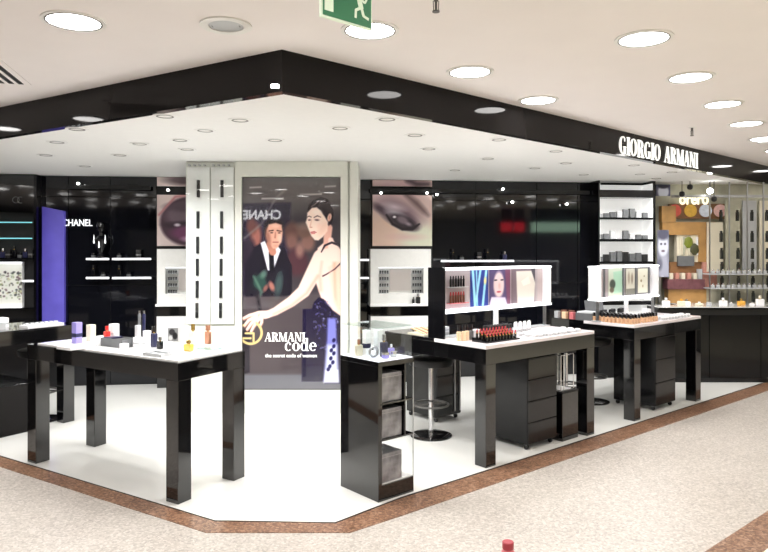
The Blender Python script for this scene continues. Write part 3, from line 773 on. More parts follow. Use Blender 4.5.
for k, (z, s, lab) in enumerate(((zs[0],.185,'silver foil wrapped cube at bottom of the black pedestal'),(zs[1],.185,'silver foil wrapped cube on middle shelf of the pedestal'),(zs[2],.185,'silver foil wrapped cube on top shelf of the pedestal'))):
    t = thing('gift_cube', lab, 'gift box', PC.w(.032,.018,FZ+z), PC.a)
    MB().box(0,s*1.0,0,s*1.0,0,s).build('wrapped_box', M['foil'], t, bevel=.004)
    MB().box(-.001,s*1.0+.001,-.001,s*1.0+.001,s*.86,s*.875).build('lid_seam', M['steel'], t)
for z0_, z1_ in ((.390,.610),(.620,PH-.03)):
    MB().box(.225,.235,0,.24,z0_,z1_).build('niche_divider', M['black'], pd)
    MB().box(.03,.225,.23,.24,z0_,z1_).build('niche_back', M['black'], pd)
# glass case on top
zt = FZ+PH+.006
gc = thing('glass_case', 'clear glass case with products standing on the black pedestal', 'display case', PC.w(.008,.008,zt), PC.a)
gh = .205; gw, gd = PU-.016, PV-.016
b = MB(); e = .004
b.box(0,gw,0,e,0,gh); b.box(0,gw,gd-e,gd,0,gh); b.box(0,e,e,gd-e,0,gh); b.box(gw-e,gw,e,gd-e,0,gh)
b.build('glass_walls', M['glass'], gc); MB().box(-.002,gw+.002,-.002,gd+.002,gh,gh+.005).build('glass_lid', M['glassg'], gc)
def incase(t, u, v, lab, cat=None): return put(t, PC.w(u,v,zt), PC.a, lab, cat)
incase(carton(.05,.04,.17,M['whitec']), .17,.2,'tall white carton inside the glass case')
incase(carton(.04,.04,.17,M['whitec'],M['navy']), .10,.24,'tall white carton with navy band inside the glass case')
incase(perfume(.05,.03,.15,M['navy'],M['chrome'],cr=.6), .15,.12,'dark blue perfume bottle inside the glass case')
t = thing('ring_stand', 'round steel ring shaped bottle at front of the glass case', 'bottle', PC.w(.07,.13,zt), PC.a)
b = MB().torus(0,0,0,.032,.009); b.v = [(x,z,y+.041) for x,y,z in b.v]; b.build('ring', M['steel'], t, True); MB().box(-.02,.02,-.012,.012,0,.006).build('foot', M['chrome'], t)
incase(pot(.025,.04,M['violet'],M['chrome']), .12,.07,'small lilac jar at front of the glass case')
incase(pot(.022,.035,M['lgreyc'],M['chrome']), .20,.08,'small silver jar at front of the glass case')
incase(perfume(.04,.03,.07,M['violet'],M['whitec']), .25,.16,'pale violet little bottle at right of the glass case')
incase(perfume(.05,.03,.11,M['creamc'],M['copper']), .05,.26,'cream bottle with copper cap at back of glass case')

# ---------------------------------------------------------------- lit sign boxes above the two right tables
def litbox(fr, s0, s1, v, z0, z1, lab, dark=False):
    t = thing('lit_display_box', lab, 'light box', fr.w(s0, v, 0), fr.a)
    L = s1-s0
    MB().box(0,L,0,.16,z1-.018,z1).build('top_light_strip', M['tube'], t, bevel=.006)
    MB().box(0,L,0,.16,z0,z0+.020).build('bottom_light_strip', M['tube'], t, bevel=.006)
    if dark: MB().box(-.016,-.001,-.01,.17,ZD,z1+.005).build('end_panel', M['blackp'], t)
    else: MB().box(0,.012,.01,.15,z0+.026,z1-.022).build('end_panel', M['whitec'], t)
    MB().box(L-.012,L,.01,.15,z0+.026,z1-.022).build('end_panel', M['whitec'], t)
    MB().box(.012,L-.012,.10,.15,z0+.026,z1-.022).build('back_panel', M['boxback'], t)
    zt_ = ZD
    for x, w_ in ((.02,.010), (L*.48,.034), (L-.03,.010)):
        MB().box(x,x+w_,.05,.08,zt_,z0).build('post', M['whiteg'] if w_ > .02 else M['steel'], t)
    MB().box(.0,L,.02,.12,zt_,zt_+.008).build('foot_plate', M['lgreyc'], t)
    return t, L
bD0, bD1, vD = TD.u(444.5,.45), TD.u(552,.45), .45
bD, LD = litbox(TD, max(bD0,0.01), bD1, vD, 1.095, 1.455, 'long lit display box with lipsticks and pictures over the middle table', True)
def panel_px(fr, v, s0, a, b): return fr.u(a, v)-s0, fr.u(b, v)-s0
s0D = max(bD0,0.01)
def boxprint(parent, fr, s0, v, a, b, z0, z1, paint, bg, name='picture_panel'):
    x0, x1 = panel_px(fr, v, s0, a, b)
    cv = Canvas(0, 40, 0, 60, 1.0, bg); paint(cv)
    return cv.build(name, M['lightprint'], parent, x0, x1, z0, z1, .097)
zi0, zi1 = 1.123, 1.431
def p_blue(c):
    c.poly([(0,0),(40,0),(40,60),(0,60)], (40,60,140), 1)
    for p in ([(3,0),(8,0),(14,60),(8,60)],[(20,0),(25,0),(13,60),(9,60)],[(33,0),(38,0),(30,60),(25,60)],[(12,0),(15,0),(17,60),(15,60)]): c.poly(p, (160,220,245), 1.5)
    c.ell(33,18,3,6,(230,220,150),0,2)
def p_face(c):
    c.poly([(0,0),(40,0),(40,60),(0,60)], (84,70,110), 2); c.ell(18,26,10,22,(232,206,206),0,3); c.ell(12,18,3,1.5,(50,40,60)); c.ell(24,18,3,1.5,(50,40,60)); c.ell(18,38,4,1.6,(190,60,80)); c.ell(19,28,2,5,(220,180,176),0,2)
    c.poly([(30,0),(40,0),(40,60),(34,60)], (120,70,96), 2); c.poly([(4,46),(30,48),(34,60),(0,60)], (214,200,220), 2)
def p_mir(c):
    c.poly([(0,0),(40,0),(40,60),(0,60)], (120,104,112), 2); c.poly([(8,4),(34,4),(40,24),(38,60),(10,60)], (226,218,208), 1.5); c.poly([(16,22),(28,14),(32,26),(20,30)], (248,240,226), 1.5); c.poly([(32,0),(40,0),(40,26)], (66,62,70), 1)
boxprint(bD, TD, s0D, vD+.1, 470,488, zi0, zi1, p_blue, (40,60,140))
boxprint(bD, TD, s0D, vD+.1, 489,510, zi0, zi1, p_face, (84,70,110))
boxprint(bD, TD, s0D, vD+.1, 511,535, zi0, zi1, p_mir, (120,104,112))
boxprint(bD, TD, s0D, vD+.1, 537,549, zi0, zi1, lambda c: c.poly([(24,0),(40,0),(40,60),(24,60)], (176,120,132), 3), (188,172,172))
# lipsticks on two little racks at the left end
x0, x1 = panel_px(TD, vD+.1, s0D, 446, 465)
for z in (1.17, 1.30):
    MB().box(x0+.005, x1, .055, .10, z-.006, z).build('rack_shelf', M['lip2'] if z < 1.2 else M['lgreyc'], bD)
    for k in range(6):
        t = thing('lipstick', ('red' if z < 1.2 else 'black cased')+' lipstick standing in the lit box, '+('lower' if z < 1.2 else 'upper')+' row', 'lipstick', TD.w(s0D+x0+.028+k*(x1-x0-.04)/6, vD+.075, z), TD.a, 'lipsticks in the lit box '+('lower' if z < 1.2 else 'upper')+' row')
        MB().cyl(0,0,0,.062,.009,n=10).build('case', M['black'] if z > 1.2 else M['brownc'], t, True)
        MB().cyl(0,0,.062,.09,.007,.005,10).build('bullet', M['lip1'] if z < 1.2 else M['blackm'], t, True)
bE0, bE1, vE = TE.u(602,.333), TE.u(659.6,.333), .333
bE, LE = litbox(TE, bE0, bE1, vE, 1.10, 1.44, 'shorter looking lit display box over the right table')
# keep its feet on the table: shift posts only where the top is
def p_pale(c): c.poly([(2,3),(38,3),(38,57),(2,57)], (228,224,206), 2); c.ell(14,30,3,3,(150,130,90)); c.ell(25,20,2,2,(150,130,90)); c.ell(20,42,2,3,(170,150,110))
def p_green(c): c.poly([(0,0),(40,0),(40,60),(0,60)], (206,214,196), 2); c.poly([(14,8),(40,6),(40,52),(16,54)], (176,214,190), 2); c.ell(12,34,8,10,(74,82,74),0,3); c.ell(10,46,6,6,(110,100,84),0,3)
def p_two(c): c.poly([(3,2),(38,2),(38,58),(3,58)], (214,210,196), 2); c.ell(14,22,4,12,(170,156,140),0,3); c.ell(27,24,4,11,(150,136,120),0,3); c.poly([(4,46),(38,46),(38,58),(4,58)], (130,128,118), 2)
for a, b_, fn in ((608,622,p_green),(625,635,p_two),(637,648,p_pale)):
    boxprint(bE, TE, bE0, vE+.1, a, b_, 1.128, 1.416, fn, (96,94,92))
for a in (604.5, 623.5, 636, 649):
    x, _ = panel_px(TE, vE+.09, bE0, a, a+1); MB().box(x-.008,x+.008,.085,.10,1.126,1.418).build('divider', M['greyc'], bE)

# ---------------------------------------------------------------- goods on the middle table
rd = TD.a
def on(fr, t, u, v, lab, cat=None, group=None, rz=None, z=None): return put(t, fr.w(u,v,ZD if z is None else z), fr.a if rz is None else rz, lab, cat, group)
# acrylic block with lipstick testers
first1 = first2 = None
st = thing('lipstick_stand', 'low stepped stand full of lipstick testers on middle table', 'display stand', TD.w(.09,.07,ZD), rd)
for k, (y0, z) in enumerate(((0,.012),(.05,.022),(.10,.032))):
    MB().box(0,.39,y0,y0+.05,0,z).build('step', M['blackp'], st)
for r_ in range(3):
    for k in range(10):
        q = TD.w(.12+k*.037, .095+r_*.05, ZD+(.012,.022,.032)[r_])
        if first1 is None: first1 = put(lipstick(M['lip1']), q, rd, 'open red lipstick tester in rows on the stepped stand', group='lipstick testers on the middle table'); o = first1
        else: o = dup(first1, q)
        if (k*7+r_*3)%5 < 2:
            if first2 is None: first2 = o
for k, (u, v) in enumerate(((.03,.30),(.075,.29),(.12,.30))):
    if k == 0: fb = on(TD, roundbottle(.019,.125,M['skin2'],M['black']), u, v, 'cream foundation bottle with black cap at front left of middle table', group='three foundation bottles on the middle table')
    else: dup(fb, TD.w(u,v,ZD))
on(TD, roundbottle(.018,.12,M['greyc'],M['black'],'serum_bottle'), .17, .30, 'dark grey bottle right of the cream foundation bottles')
on(TD, carton(.055,.05,.075,M['whitec']), .23, .30, 'white cube box behind the lipstick testers on middle table')
on(TD, carton(.08,.09,.045,M['whitec'],M['lgreyc']), 
 .35, .80, 'white flat box at the back of middle table')
# compacts
fc = None
for r_ in range(2):
    for k in range(9):
        q = TD.w(.40+k*.034,.32+r_*.045,ZD)
        if fc is None: fc = put(pot(.013,.085,M['greyc'],M['blackm'],'nail_polish'), q, 0, 'small dark nail polish bottle in the row before the lit box', 'bottle', 'nail polishes before the lit box')
        else: dup(fc, q)
ft = None
for k in range(8):
    q = TD.w(.78+k*.03,.36+.01*(k%2),ZD)
    if ft is None:
        ft = thing('cream_tube', 'white upright cream tube in the row below the lit box', 'tube', q, 0, 'white tubes on middle table')
        MB().cyl(0,0,0,.02,.010,n=12).build('cap', M['lgreyc'], ft, True); MB().lathe([(.010,.02),(.012,.04),(.011,.075),(.004,.09)],0,0,12).build('tube', M['whitec'], ft, True)
    else: dup(ft, q)
fp = None
for r_ in range(3):
    for k in range(10):
        q = TD.w(.66+k*.066,.06+r_*.075,ZD)
        if fp is None: fp = put(pot(.022,.026,M['lgreyc'],M['whitec'],'powder_compact'), q, 0, 'round white powder compact in rows on middle table', 'compact', 'white powder compacts on middle table')
        else: dup(fp, q)
# tray with brushes and pencils on the left
t = thing('pencil_tray', 'beige tray of cosmetic pencils at left end of the middle table', 'tray', TD.w(.04,.68,ZD), rd)
MB().box(-.02,.16,0,.2,0,.012).build('base', M['creamc'], t); 
for k in range(8): MB().bar((-.005+k*.02,.02,.018),(-.005+k*.02,.17,.05),.005).build('pencil', [M['skin1'],M['skin2'],M['brownc']][k%3], t)
# goods on the right table
ff = None
for r_ in range(4):
    for k in range(11):
        q = TE.w(.04+r_*.052-.0, .06+k*.043, ZD)
        if ff is None: ff = put(roundbottle(.016,.085,M['skin1'],M['black'],split=.58), q, 0, 'beige foundation bottle with black cap in rows on right table', group='foundation bottles in rows on the right table')
        else: dup(ff, q)
for k in range(6):
    for r_ in range(2):
        dup(ff, TE.w(.27+k*.05, .06+r_*.045, ZD))
t = thing('card_stand', 'grey display card stand behind the foundation bottles', 'sign', TE.w(.40,.66,ZD), TE.a-.6)
b = MB(); b.add([(-.1,0,0),(.1,0,0),(.1,.004,0),(-.1,.004,0),(-.1,.05,.17),(.1,.05,.17),(.1,.054,.17),(-.1,.054,.17)], [(0,3,2,1),(4,5,6,7),(0,1,5,4),(1,2,6,5),(2,3,7,6),(3,0,4,7)]); b.build('card', M['greyc'], t)
MB().box(-.1,.1,-.02,.07,0,.006).build('foot', M['blackm'], t)
fk = None
for k in range(9):
    q = TE.w(.30+k*.055,.52+.02*(k%3),ZD)
    if fk is None: fk = put(carton(.035,.035,.085,M['blackm'],M['steel']), q, TE.a, 'small black carton behind the foundation bottles on right table', group='black cartons on the right table')
    else: dup(fk, q)
fw = None
for r_ in range(2):
    for k in range(9):
        q = TE.w(.64+k*.066,.05+r_*.07,ZD)
        if fw is None: fw = put(pot(.02,.034,M['lgreyc'],M['whitec'],'cream_jar'), q, 0, 'small white cream jar in rows at far end of right table', 'jar', 'white jars on the right table')
        else: dup(fw, q)
on(TE, carton(.07,.06,.09,M['whitec']), .78, .30, 'white carton box standing on the right table below lit box')
t = on(TE, tray(.17,.19,.07,M['greyc'],'storage_tray'), +.10, .55, 'grey covered tray at left end of the right table')
t.rotation_euler = (0,0,TE.a+math.pi/2*0)
MB().box(-.078,.078,-.088,.088,.029,.085).build('cover', M['lgreyc'], t, bevel=.01)
for k in range(5):
    on(TE, carton(.045,.045,.07+.012*(k%2),[M['lip2'],M['brownc'],M['skin2'],M['brownc'],M['lgreyc']][k]), .03+.05*(k%2), .69+k*.045, 'small coloured carton at the left back corner of right table', group='coloured cartons at the left end of right table')

# ---------------------------------------------------------------- drawer units, bins, stools
def drawers(fr, u0, u1, v0, v1, z1, n, lab, m='blackp', fm='fascia'):
    t = thing('drawer_cabinet', lab, 'cabinet', fr.w(u0, v0, FZ), fr.a)
    w, d_ = u1-u0, v1-v0
    MB().box(0,w,.014,d_,.045,z1).build('body', M[m], t, bevel=.002)
    zz = np.linspace(.05, z1-.002, n+1)
    tops = [.05] + list(zz[1:])
    for k in range(n):
        dr = MB().box(.004,w-.004,0,.014,tops[k]+.003,tops[k+1]-.003).build('drawer', M[fm], t, bevel=.001)
        MB().box(.01,w-.01,-.0012,0,tops[k+1]-.012,tops[k+1]-.006).build('finger_pull', M['blackm'], dr)
    for x in (.03,w-.03):
        for y in (.045,d_-.03):
            b = MB().cyl(0,0,-.008,.008,.02,n=14); b.v = [(x+zz_, y+yy, .02+xx) for xx,yy,zz_ in b.v]; b.build('castor', M['blackm'], t, True)
            MB().box(x-.012,x+.012,y-.012,y+.012,.036,.046).build('castor_fork', M['steel'], t)
    return t
# positions from the near bottom corners
def local(fr, X, Y):
    dx, dy = X-fr.o[0], Y-fr.o[1]; return dx*fr.ux+dy*fr.uy, dx*fr.vx+dy*fr.vy
c1 = local(TD, *at(528.5,452)); c2 = local(TD, *at(562.6,442.5)); c3 = local(TE, *at(656,412))
M['drawerface'] = mat('charcoal_drawer_front', (24,24,26), 0.12, spec=0.45)
drawers(TD, c1[0], c1[0]+.375, c1[1], c1[1]+.46, .735, 4, 'black drawer cabinet on castors beneath the middle table', fm='drawerface')
drawers(TE, c3[0], c3[0]+.40, c3[1], c3[1]+.46, .735, 3, 'black drawer cabinet on castors beneath the right table', fm='drawerface')
t = thing('waste_bin', 'small black square waste bin beside the drawer cabinet', 'bin', TD.w(c2[0],c2[1],FZ), rd)
MB().box(0,.225,0,.22,0,.40).build('body', M['black'], t, bevel=.004); MB().box(-.002,.227,-.002,.222,.40,.412).build('rim', M['blackm'], t)
t = thing('wire_rack', 'bright steel wire rack standing on the black waste bin', 'rack', TD.w(c2[0],c2[1],FZ+.412), rd)
b = MB()
for x in (.02,.06,.20): b.bar((x,.03,.004),(x,.03,.30),.004)
for x in (.02,.20): b.bar((x,.19,.004),(x,.19,.30),.004)
for z in (.006,.30): b.bar((.02,.03,z),(.20,.03,z),.004); b.bar((.02,.19,z),(.20,.19,z),.004); b.bar((.02,.03,z),(.02,.19,z),.004); b.bar((.20,.03,z),(.20,.19,z),.004)
b.build('frame', M['chrome'], t); MB().box(.02,.20,.03,.19,0,.006).build('tray', M['whitec'], t)
def stool():
    t = thing('bar_stool', 'x', 'stool')
    MB().lathe([(.18,0),(.18,.008),(.15,.018),(.04,.03)],0,0,36).build('base', M['black'], t, True)
    MB().cyl(0,0,.028,.60,.02,n=20).build('column', M['chrome'], t, True)
    b = MB().torus(0,0,.27,.15,.009); b.bar((0,0,.27),(.15,0,.27),.008); b.bar((0,0,.27),(-.15,0,.27),.008); b.build('footrest', M['baffle'], t, True)
    MB().lathe([(.10,.595),(.185,.61),(.195,.64),(.19,.665),(.12,.68)],0,0,32).build('seat', M['blackm'], t, True)
    return t
s0 = stool(); put(s0, (*at(431,436), FZ), .3, 'chrome bar stool with black seat left of the middle table')
x, y = at(566,412); dup(s0, (x,y,FZ), .2, 'chrome bar stool behind the waste bin under middle table')
x, y = at(592,402); dup(s0, (x,y,FZ), .2, 'chrome bar stool behind left legs of the right table')
x, y = TB.w(-.05,.31)[:2]; dup(s0, (x,y,FZ), .2, 'bar stool with dark round base behind the front left table leg')
# black drawer block behind the middle table
x, y = at(437,424); u_, v_ = local(TD, x, y)
drawers(TD, u_, u_+.32, v_, v_+.42, .62, 3, 'dark cabinet with two steel edge rods behind the bar stool', fm='drawerface')
ck = C.objects['drawer_cabinet.002'] if 'drawer_cabinet.002' in C.objects else None
if ck:
    for x_ in (.22,.29): MB().box(x_,x_+.012,-.012,0,.08,.58).build('steel_rod', M['steel'], ck)

# ---------------------------------------------------------------- back wall displays
def wthing(name, lab, cat, px, v=0.0, z=0.0, group=None): return thing(name, lab, cat, WALL.w(WALL.u(px, v), v, z), WALL.a, group)
def wall_unit(pa, pb, lab, picfn, piclab, side):
    v = -.25; U0 = WALL.u(pa, v); U1 = WALL.u(pb, v); w = U1-U0; mid = (pa+pb)/2
    Z = lambda py, vv=v: WALL.z(mid, py, vv)
    t = thing('wall_display_unit', lab, 'display unit', WALL.w(U0, v, 0), WALL.a)
    z0, z1 = Z(303.5), Z(249); k = w/60.0
    n0, n1 = (378-370)*k, (422.5-370)*k; m0, m1 = Z(293.5), Z(267.5)
    b = MB(); b.box(0,w,0,.25,z0,m0); b.box(0,w,0,.25,m1,z1); b.box(0,n0,0,.25,m0,m1); b.box(n1,w,0,.25,m0,m1); b.box(n0,n1,.12,.25,m0,m1)
    b.build('body', M['white'], t)
    MB().box(-.01,w+.01,-.05,.25,z0-.03,z0).build('ledge', M['whiteg'], t, bevel=.004)
    MB().box(0,w,.02,.25,Z(316),z0-.03).build('black_band', M['black'], t)
    MB().box(0,w,-.02,.25,Z(346),Z(316)).build('lower_block', M['whiteg'], t)
    MB().box(0,w,.0,.25,FZ,Z(346)).build('plinth', M['black'], t)
    MB().box(n0,n1,.03,.06,m1-.008,m1-.0005).build('light_strip', M['tube'], t)
    MB().box((390-370)*k,(411-370)*k,.10,.12,m0+.03,m1-.02).build('mirror', M['mirror'], t)
    for zz in (.0,.25,.5,.75):
        for (a_, c_) in ((379,389),(412,422)):
            MB().box((a_-370)*k,(c_-370)*k,.05,.12,m0+(m1-m0)*zz,m0+(m1-m0)*zz+.004).build('shelf', M['lgreyc'], t)
    for zz in (.0,.25,.5,.75):
        for a_ in (379.2,412.2):
            for j in range(4):
                q = WALL.w(U0+(a_+1.2+j*2.4-370)*k, v+.075, m0+(m1-m0)*zz+.004)
                key = 'pot'
                if wall_unit.pot is None:
                    wall_unit.pot = put(pot(.011,.035,M['greyc'],M['blackm'],'tester_pot'), q, WALL.a, 'small dark tester pot on shelves in the niche', 'jar', 'tester pots in the white wall units')
                else: dup(wall_unit.pot, q)
    # picture above
    vp = -.06
    a0_, a1_ = WALL.u(pa+(2 if side else 0), vp), WALL.u(pb+(1 if side else 0), vp)
    pt = thing('beauty_picture', piclab, 'picture', WALL.w(a0_, vp, 0), WALL.a)
    zt0, zt1 = WALL.z(mid,246,vp), WALL.z(mid,195,vp)
    ztop0 = WALL.z(mid,186.5,vp)
    cv = Canvas(0, 60, -14, 51, 2.0, (226,206,200)); picfn(cv)
    c2_ = Canvas(0,60,0,51,2.0,(0,0,0)); full = cv.c; n_top = int(14*2)
    c2_.c = full[-c2_.ny:,:,:].copy()
    c2_.build('picture', M['lightprint'], pt, 0, a1_-a0_, zt0, zt1, -.0005)
    MB().box(0,a1_-a0_,0,.055,zt0,zt1).build('panel', M['blackm'], pt)
    c3_ = Canvas(0,60,-14,-7,2.0,(0,0,0)); c3_.c = full[:c3_.ny,:,:].copy()
    c3_.build('upper_strip', M['lightprint'], pt, 0, a1_-a0_, ztop0, LOW-.006, -.0005)
    MB().box(0,a1_-a0_,0,.055,ztop0,LOW-.004).build('upper_panel', M['blackm'], pt)
    return t, U0, w, k, z0
wall_unit.pot = None
def eye(c):
    c.poly([(0,-14),(60,-14),(60,51),(0,51)], (222,196,190), 1)
    c.ell(10,40,26,20,(238,206,188),0,16); c.ell(50,44,22,16,(226,226,204),0,12); c.ell(24,-4,26,12,(214,182,184),0,10)
    c.ell(26,16,23,10,(150,124,132),22,9); c.ell(8,14,8,3.5,(84,66,76),30,4)
    c.ell(28,24,19,8,(96,76,88),24,5); c.ell(24,20,10,4,(206,196,206),26,5); c.ell(22,12,9,3,(214,196,206),12,5)
    c.ell(31,27,15,6,(52,40,50),24,3); c.ell(30,25,6,3.5,(128,112,122),24,2.5); c.ell(22,22,1.7,1.2,(250,246,250),0,1); c.ell(36,29,3,1.6,(156,140,150),20,2)
    c.stroke([(14,20,.8),(20,29,1.3),(30,34,1.6),(40,34,1.5),(47,29,.8)], (30,20,28), 1.5)
    c.stroke([(34,0,2),(44,8,3.2),(52,16,2.4),(56,20,1)], (120,96,96), 5); c.stroke([(36,-14,3),(44,-10,3),(56,-10,2)], (84,66,72), 5)
    c.ell(34,42,14,3,(226,178,176),0,5,.6)
def lips(c):
    c.poly([(0,-14),(60,-14),(60,51),(0,51)], (226,208,204), 2)
    c.ell(34,26,31,25,(70,44,58),-6,3); c.ell(34,20,26,13,(112,92,104),0,5); c.ell(30,12,20,5,(86,66,78),0,4); c.ell(36,30,26,4,(40,24,38),0,3)
    c.ell(36,38,22,8,(116,60,98),0,4); c.ell(38,44,12,3,(206,170,200),0,3); c.ell(20,30,3,1.5,(230,222,230),0,1.5); c.ell(44,26,8,1.8,(196,180,192),0,2); c.stroke([(2,20,1),(18,2,1.2),(34,-1,1)], (196,130,134), 2)
    c.ell(30,-12,22,4,(110,92,96),0,3)
uR = wall_unit(370.5, 431, 'white wall display unit with niche and mirror right of the column', eye, 'square close up picture of a shadowed eye above white unit', 1)
uL = wall_unit(157, 217.5, 'white wall display unit partly hidden behind the column left side', lips, 'close up picture of dark glossy lips left of the column', 0)
t, U0, w, k, z0 = uR
put(perfume(.05,.04,.12,M['blackm'],M['steel'],cr=.7), WALL.w(U0+w*.78,-.275,z0), WALL.a, 'dark bottle on the ledge of white unit beneath the eye picture')
put(perfume(.028,.025,.08,M['blackm'],M['black'],cr=.7), WALL.w(U0+w*.70,-.275,z0), WALL.a, 'slim black bottle on white unit ledge beneath the eye picture')
text_obj('BEAUTE', w*.2, .025, .003, M['greyc'], 'small_lettering', None) if False else None
t, U0, w, k, z0 = uL
q = MB(); tp = thing('photo_card', 'small black and white photo card on the left white block', 'card', WALL.w(WALL.u(168,-.28), -.275, WALL.z(173,341,-.28)), WALL.a)
cv = Canvas(0,20,0,26,1.5,(150,150,150)); cv.ell(8,8,6,6,(60,60,62),0,2); cv.ell(14,16,5,7,(40,40,42),0,2); cv.ell(5,20,4,5,(226,226,226),0,2)
ww = WALL.u(178,-.28)-WALL.u(168,-.28)
cv.build('picture', M['print'], tp, 0, ww, 0, WALL.z(173,328,-.28)-WALL.z(173,341,-.28), -.0065)
MB().box(0,ww,-.006,.004,0,WALL.z(173,328,-.28)-WALL.z(173,341,-.28)).build('card', M['whitec'], tp)

# black rails across the glass wall near its top
for a, b_, lab in ((66,150,'thin black rail high on the dark glass wall left of the lips picture'),(370,590,'long black rail high on the dark glass wall right of the column')):
    v = -.10; U0, U1 = WALL.u(a,v), WALL.u(b_,v); t = thing('light_rail', lab, 'rail', WALL.w(U0,v,2.31), WALL.a)
    MB().box(0,U1-U0,0,.03,0,.045).build('bar', M['blackm'], t)
    for x in (.1, (U1-U0)/2, U1-U0-.1): MB().box(x,x+.02,.03,.08,.01,.03).build('bracket', M['blackm'], t)
fs = None
for px, py in ((78,183.5),(168,190),(381,193),(427,193),(437,194.5),(503,189),(512.5,202),(567,204)):
    v = -.13; q = WALL.w(WALL.u(px,v), v, WALL.z(px,py,v))
    if fs is None:
        fs = thing('rail_spotlight', 'tiny bright spotlight on the rail of the dark wall', 'spotlight', q, WALL.a, 'tiny spotlights on the dark wall')
        b = MB().lathe([(.010,0),(.014,.03)],0,0,12); b.v = [(x,-z+.03,y) for x,y,z in b.v]; b.build('lens', M['sparkle'], fs, True)
        MB().box(-.008,.008,.018,.09,-.012,.012).build('arm', M['blackm'], fs)
    else: dup(fs, q)
# thin white shelves on the glass
def shelf(pa, pb, py, lab, v=-.16):
    U0, U1 = WALL.u(pa,v), WALL.u(pb,v); m_ = (pa+pb)/2; z = WALL.z(m_,py,v)
    t = thing('glass_shelf', lab, 'shelf', WALL.w(U0,v,z), WALL.a)
    MB().box(0,U1-U0,.006,.14,-.009,.009).build('board', M['blackp'], t); MB().box(0,U1-U0,0,.006,-.011,.011).build('lit_edge', M['sharp'], t)
    return U0, U1, z+.009
M['sharp'] = mat('lit_shelf_edge', (250,252,255), 0.3, emit=1.0)
sh = []
for a in ((86,109,259,'upper lit shelf on dark wall, left piece near small CHANEL letters'),(112,151,259,'upper lit shelf on dark wall left of the lips picture'),
          (86,109,278,'lower lit shelf on dark wall, left piece'),(112,151,278,'lower lit shelf on dark wall left of the white unit'),
          (441,514,261,'long lit shelf on dark wall just above the long lit box'),(359,369,260,'short upper lit shelf between column and white unit'),(359,369,278,'short lower lit shelf between column and white unit')):
    sh.append((shelf(*a), a))
kinds = [lambda: perfume(.05,.035,.11,M['navy'],M['chrome'],cr=.6), lambda: carton(.05,.045,.10,M['blackm'],M['steel']), lambda: perfume(.04,.03,.14,M['blackp'],M['black'],cr=.7), lambda: pot(.025,.06,M['greyc'],M['black'])]
for (U0, U1, z), a in sh[:5]:
    n = int((U1-U0)/.11)
    for k in range(n):
        if (k*5+int(a[2])) % 3 == 0: continue
        put(kinds[(k+int(a[2]))%4](), WALL.w(U0+.06+k*.11,-.09,z), WALL.a, 'small dark item on the lit wall shelf at %s' % {259:'left, upper level',278:'left, lower level',261:'centre above the lit box'}[a[2]], group='dark goods on wall shelf, '+a[3][:20].strip())
# white lettering on the left dark glass
t = thing('wall_lettering', 'small white CHANEL lettering on the dark wall beside violet panel', 'sign', WALL.w(WALL.u(62.5,-.03),-.0205,WALL.z(77,226,-.03)), WALL.a)
text_obj('CHANEL', WALL.u(92)-WALL.u(62.5), .078, .008, M['sharp'], 'letters', t)
# small hanging testers left of the lips
t = thing('necklace_display', 'dark bust with white pearl drops on the wall shelf', 'ornament', WALL.w(WALL.u(101,-.115),-.115,sh[0][0][2]), WALL.a)
MB().lathe([(.05,0),(.055,.02),(.03,.06),(.075,.16),(.085,.22),(.03,.26),(.025,.30),(.045,.33),(.05,.38),(.03,.42)],0,0,20).build('bust', M['blackp'], t, True)
for x, z_ in ((-.062,.17),(.062,.17),(0,.12)): MB().lathe([(.002,z_+.10),(.006,z_+.04),(.010,z_+.015),(.004,z_)][::-1], x, -.078 if x == 0 else -.055, 8).build('pearl_drop', M['sharp'], t, True)
# violet lit panel
v = -.085; U0, U1 = WALL.u(42,v), WALL.u(64,v)
t = thing('violet_panel', 'tall glowing blue violet upright panel at left', 'light panel', WALL.w(U0,v,FZ), WALL.a)
zz0, zz1 = .75, WALL.z(53,207,v)
n = 14; w = U1-U0
front = [(w*i/n, -.02*math.sin(math.pi*i/n)) for i in range(n+1)]
b = MB(); b.prism(front+[(w,.06),(0,.06)], zz0, zz1)
b.v = [(x,y,z-(x/w*.05 if z > 2 else 0)) for x,y,z in b.v]
b.build('panel', M['blue'], t, True); MB().box(0,w,-.02,.06,0,zz0).build('plinth', M['blackp'], t)

# far left wall cabinet
v = -.16; U0, U1 = WALL.u(-70,v), WALL.u(36.5,v); w = U1-U0
def zL(py, px=15): return WALL.z(px,py,v)
t = thing('shelf_cabinet', 'black open cabinet with lit shelves at far left of the wall', 'cabinet', WALL.w(U0,v,FZ), WALL.a)
MB().box(0,w,.02,.15,0,.80).build('base', M['blackp'], t)
MB().box(0,w,.13,.15,.80,LOW-.01).build('back', M['blackm'], t)
MB().box(w-.03,w,0,.13,.80,LOW-.01).build('side', M['blackp'], t); MB().box(0,.03,0,.13,.80,LOW-.01).build('side', M['blackp'], t)
MB().box(.03,w-.03,0,.13,zL(212)-FZ,LOW-.01).build('header', M['black'], t)
b = MB().torus(0,0,0,.035,.004,24,6); e_ = WALL.u(16,v)-U0
b.v = [(x+e_,-.004+z*.5,y+zL(200)-FZ) for x,y,z in b.v]; b.torus(0,0,0,.035,.004,24,6,math.radians(60),math.radians(300))
nn = len(b.v)//1; k0 = 24*6
b.v = b.v[:k0] + [(x+e_+.05,-.004+z*.5,y+zL(200)-FZ) for x,y,z in b.v[k0:]]
b.build('emblem', M['greyc'], t)
M['teal'] = mat('lit_teal_edge', (120,200,206), 0.3, emit=0.7)
for py in (222,238):
    z = zL(py)-FZ; s_ = MB().box(.03,w-.03,.01,.13,z-.008,z).build('shelf', M['glassg'], t); MB().box(.03,w-.05,.002,.01,z-.010,z+.002).build('lit_edge', M['teal'], s_)
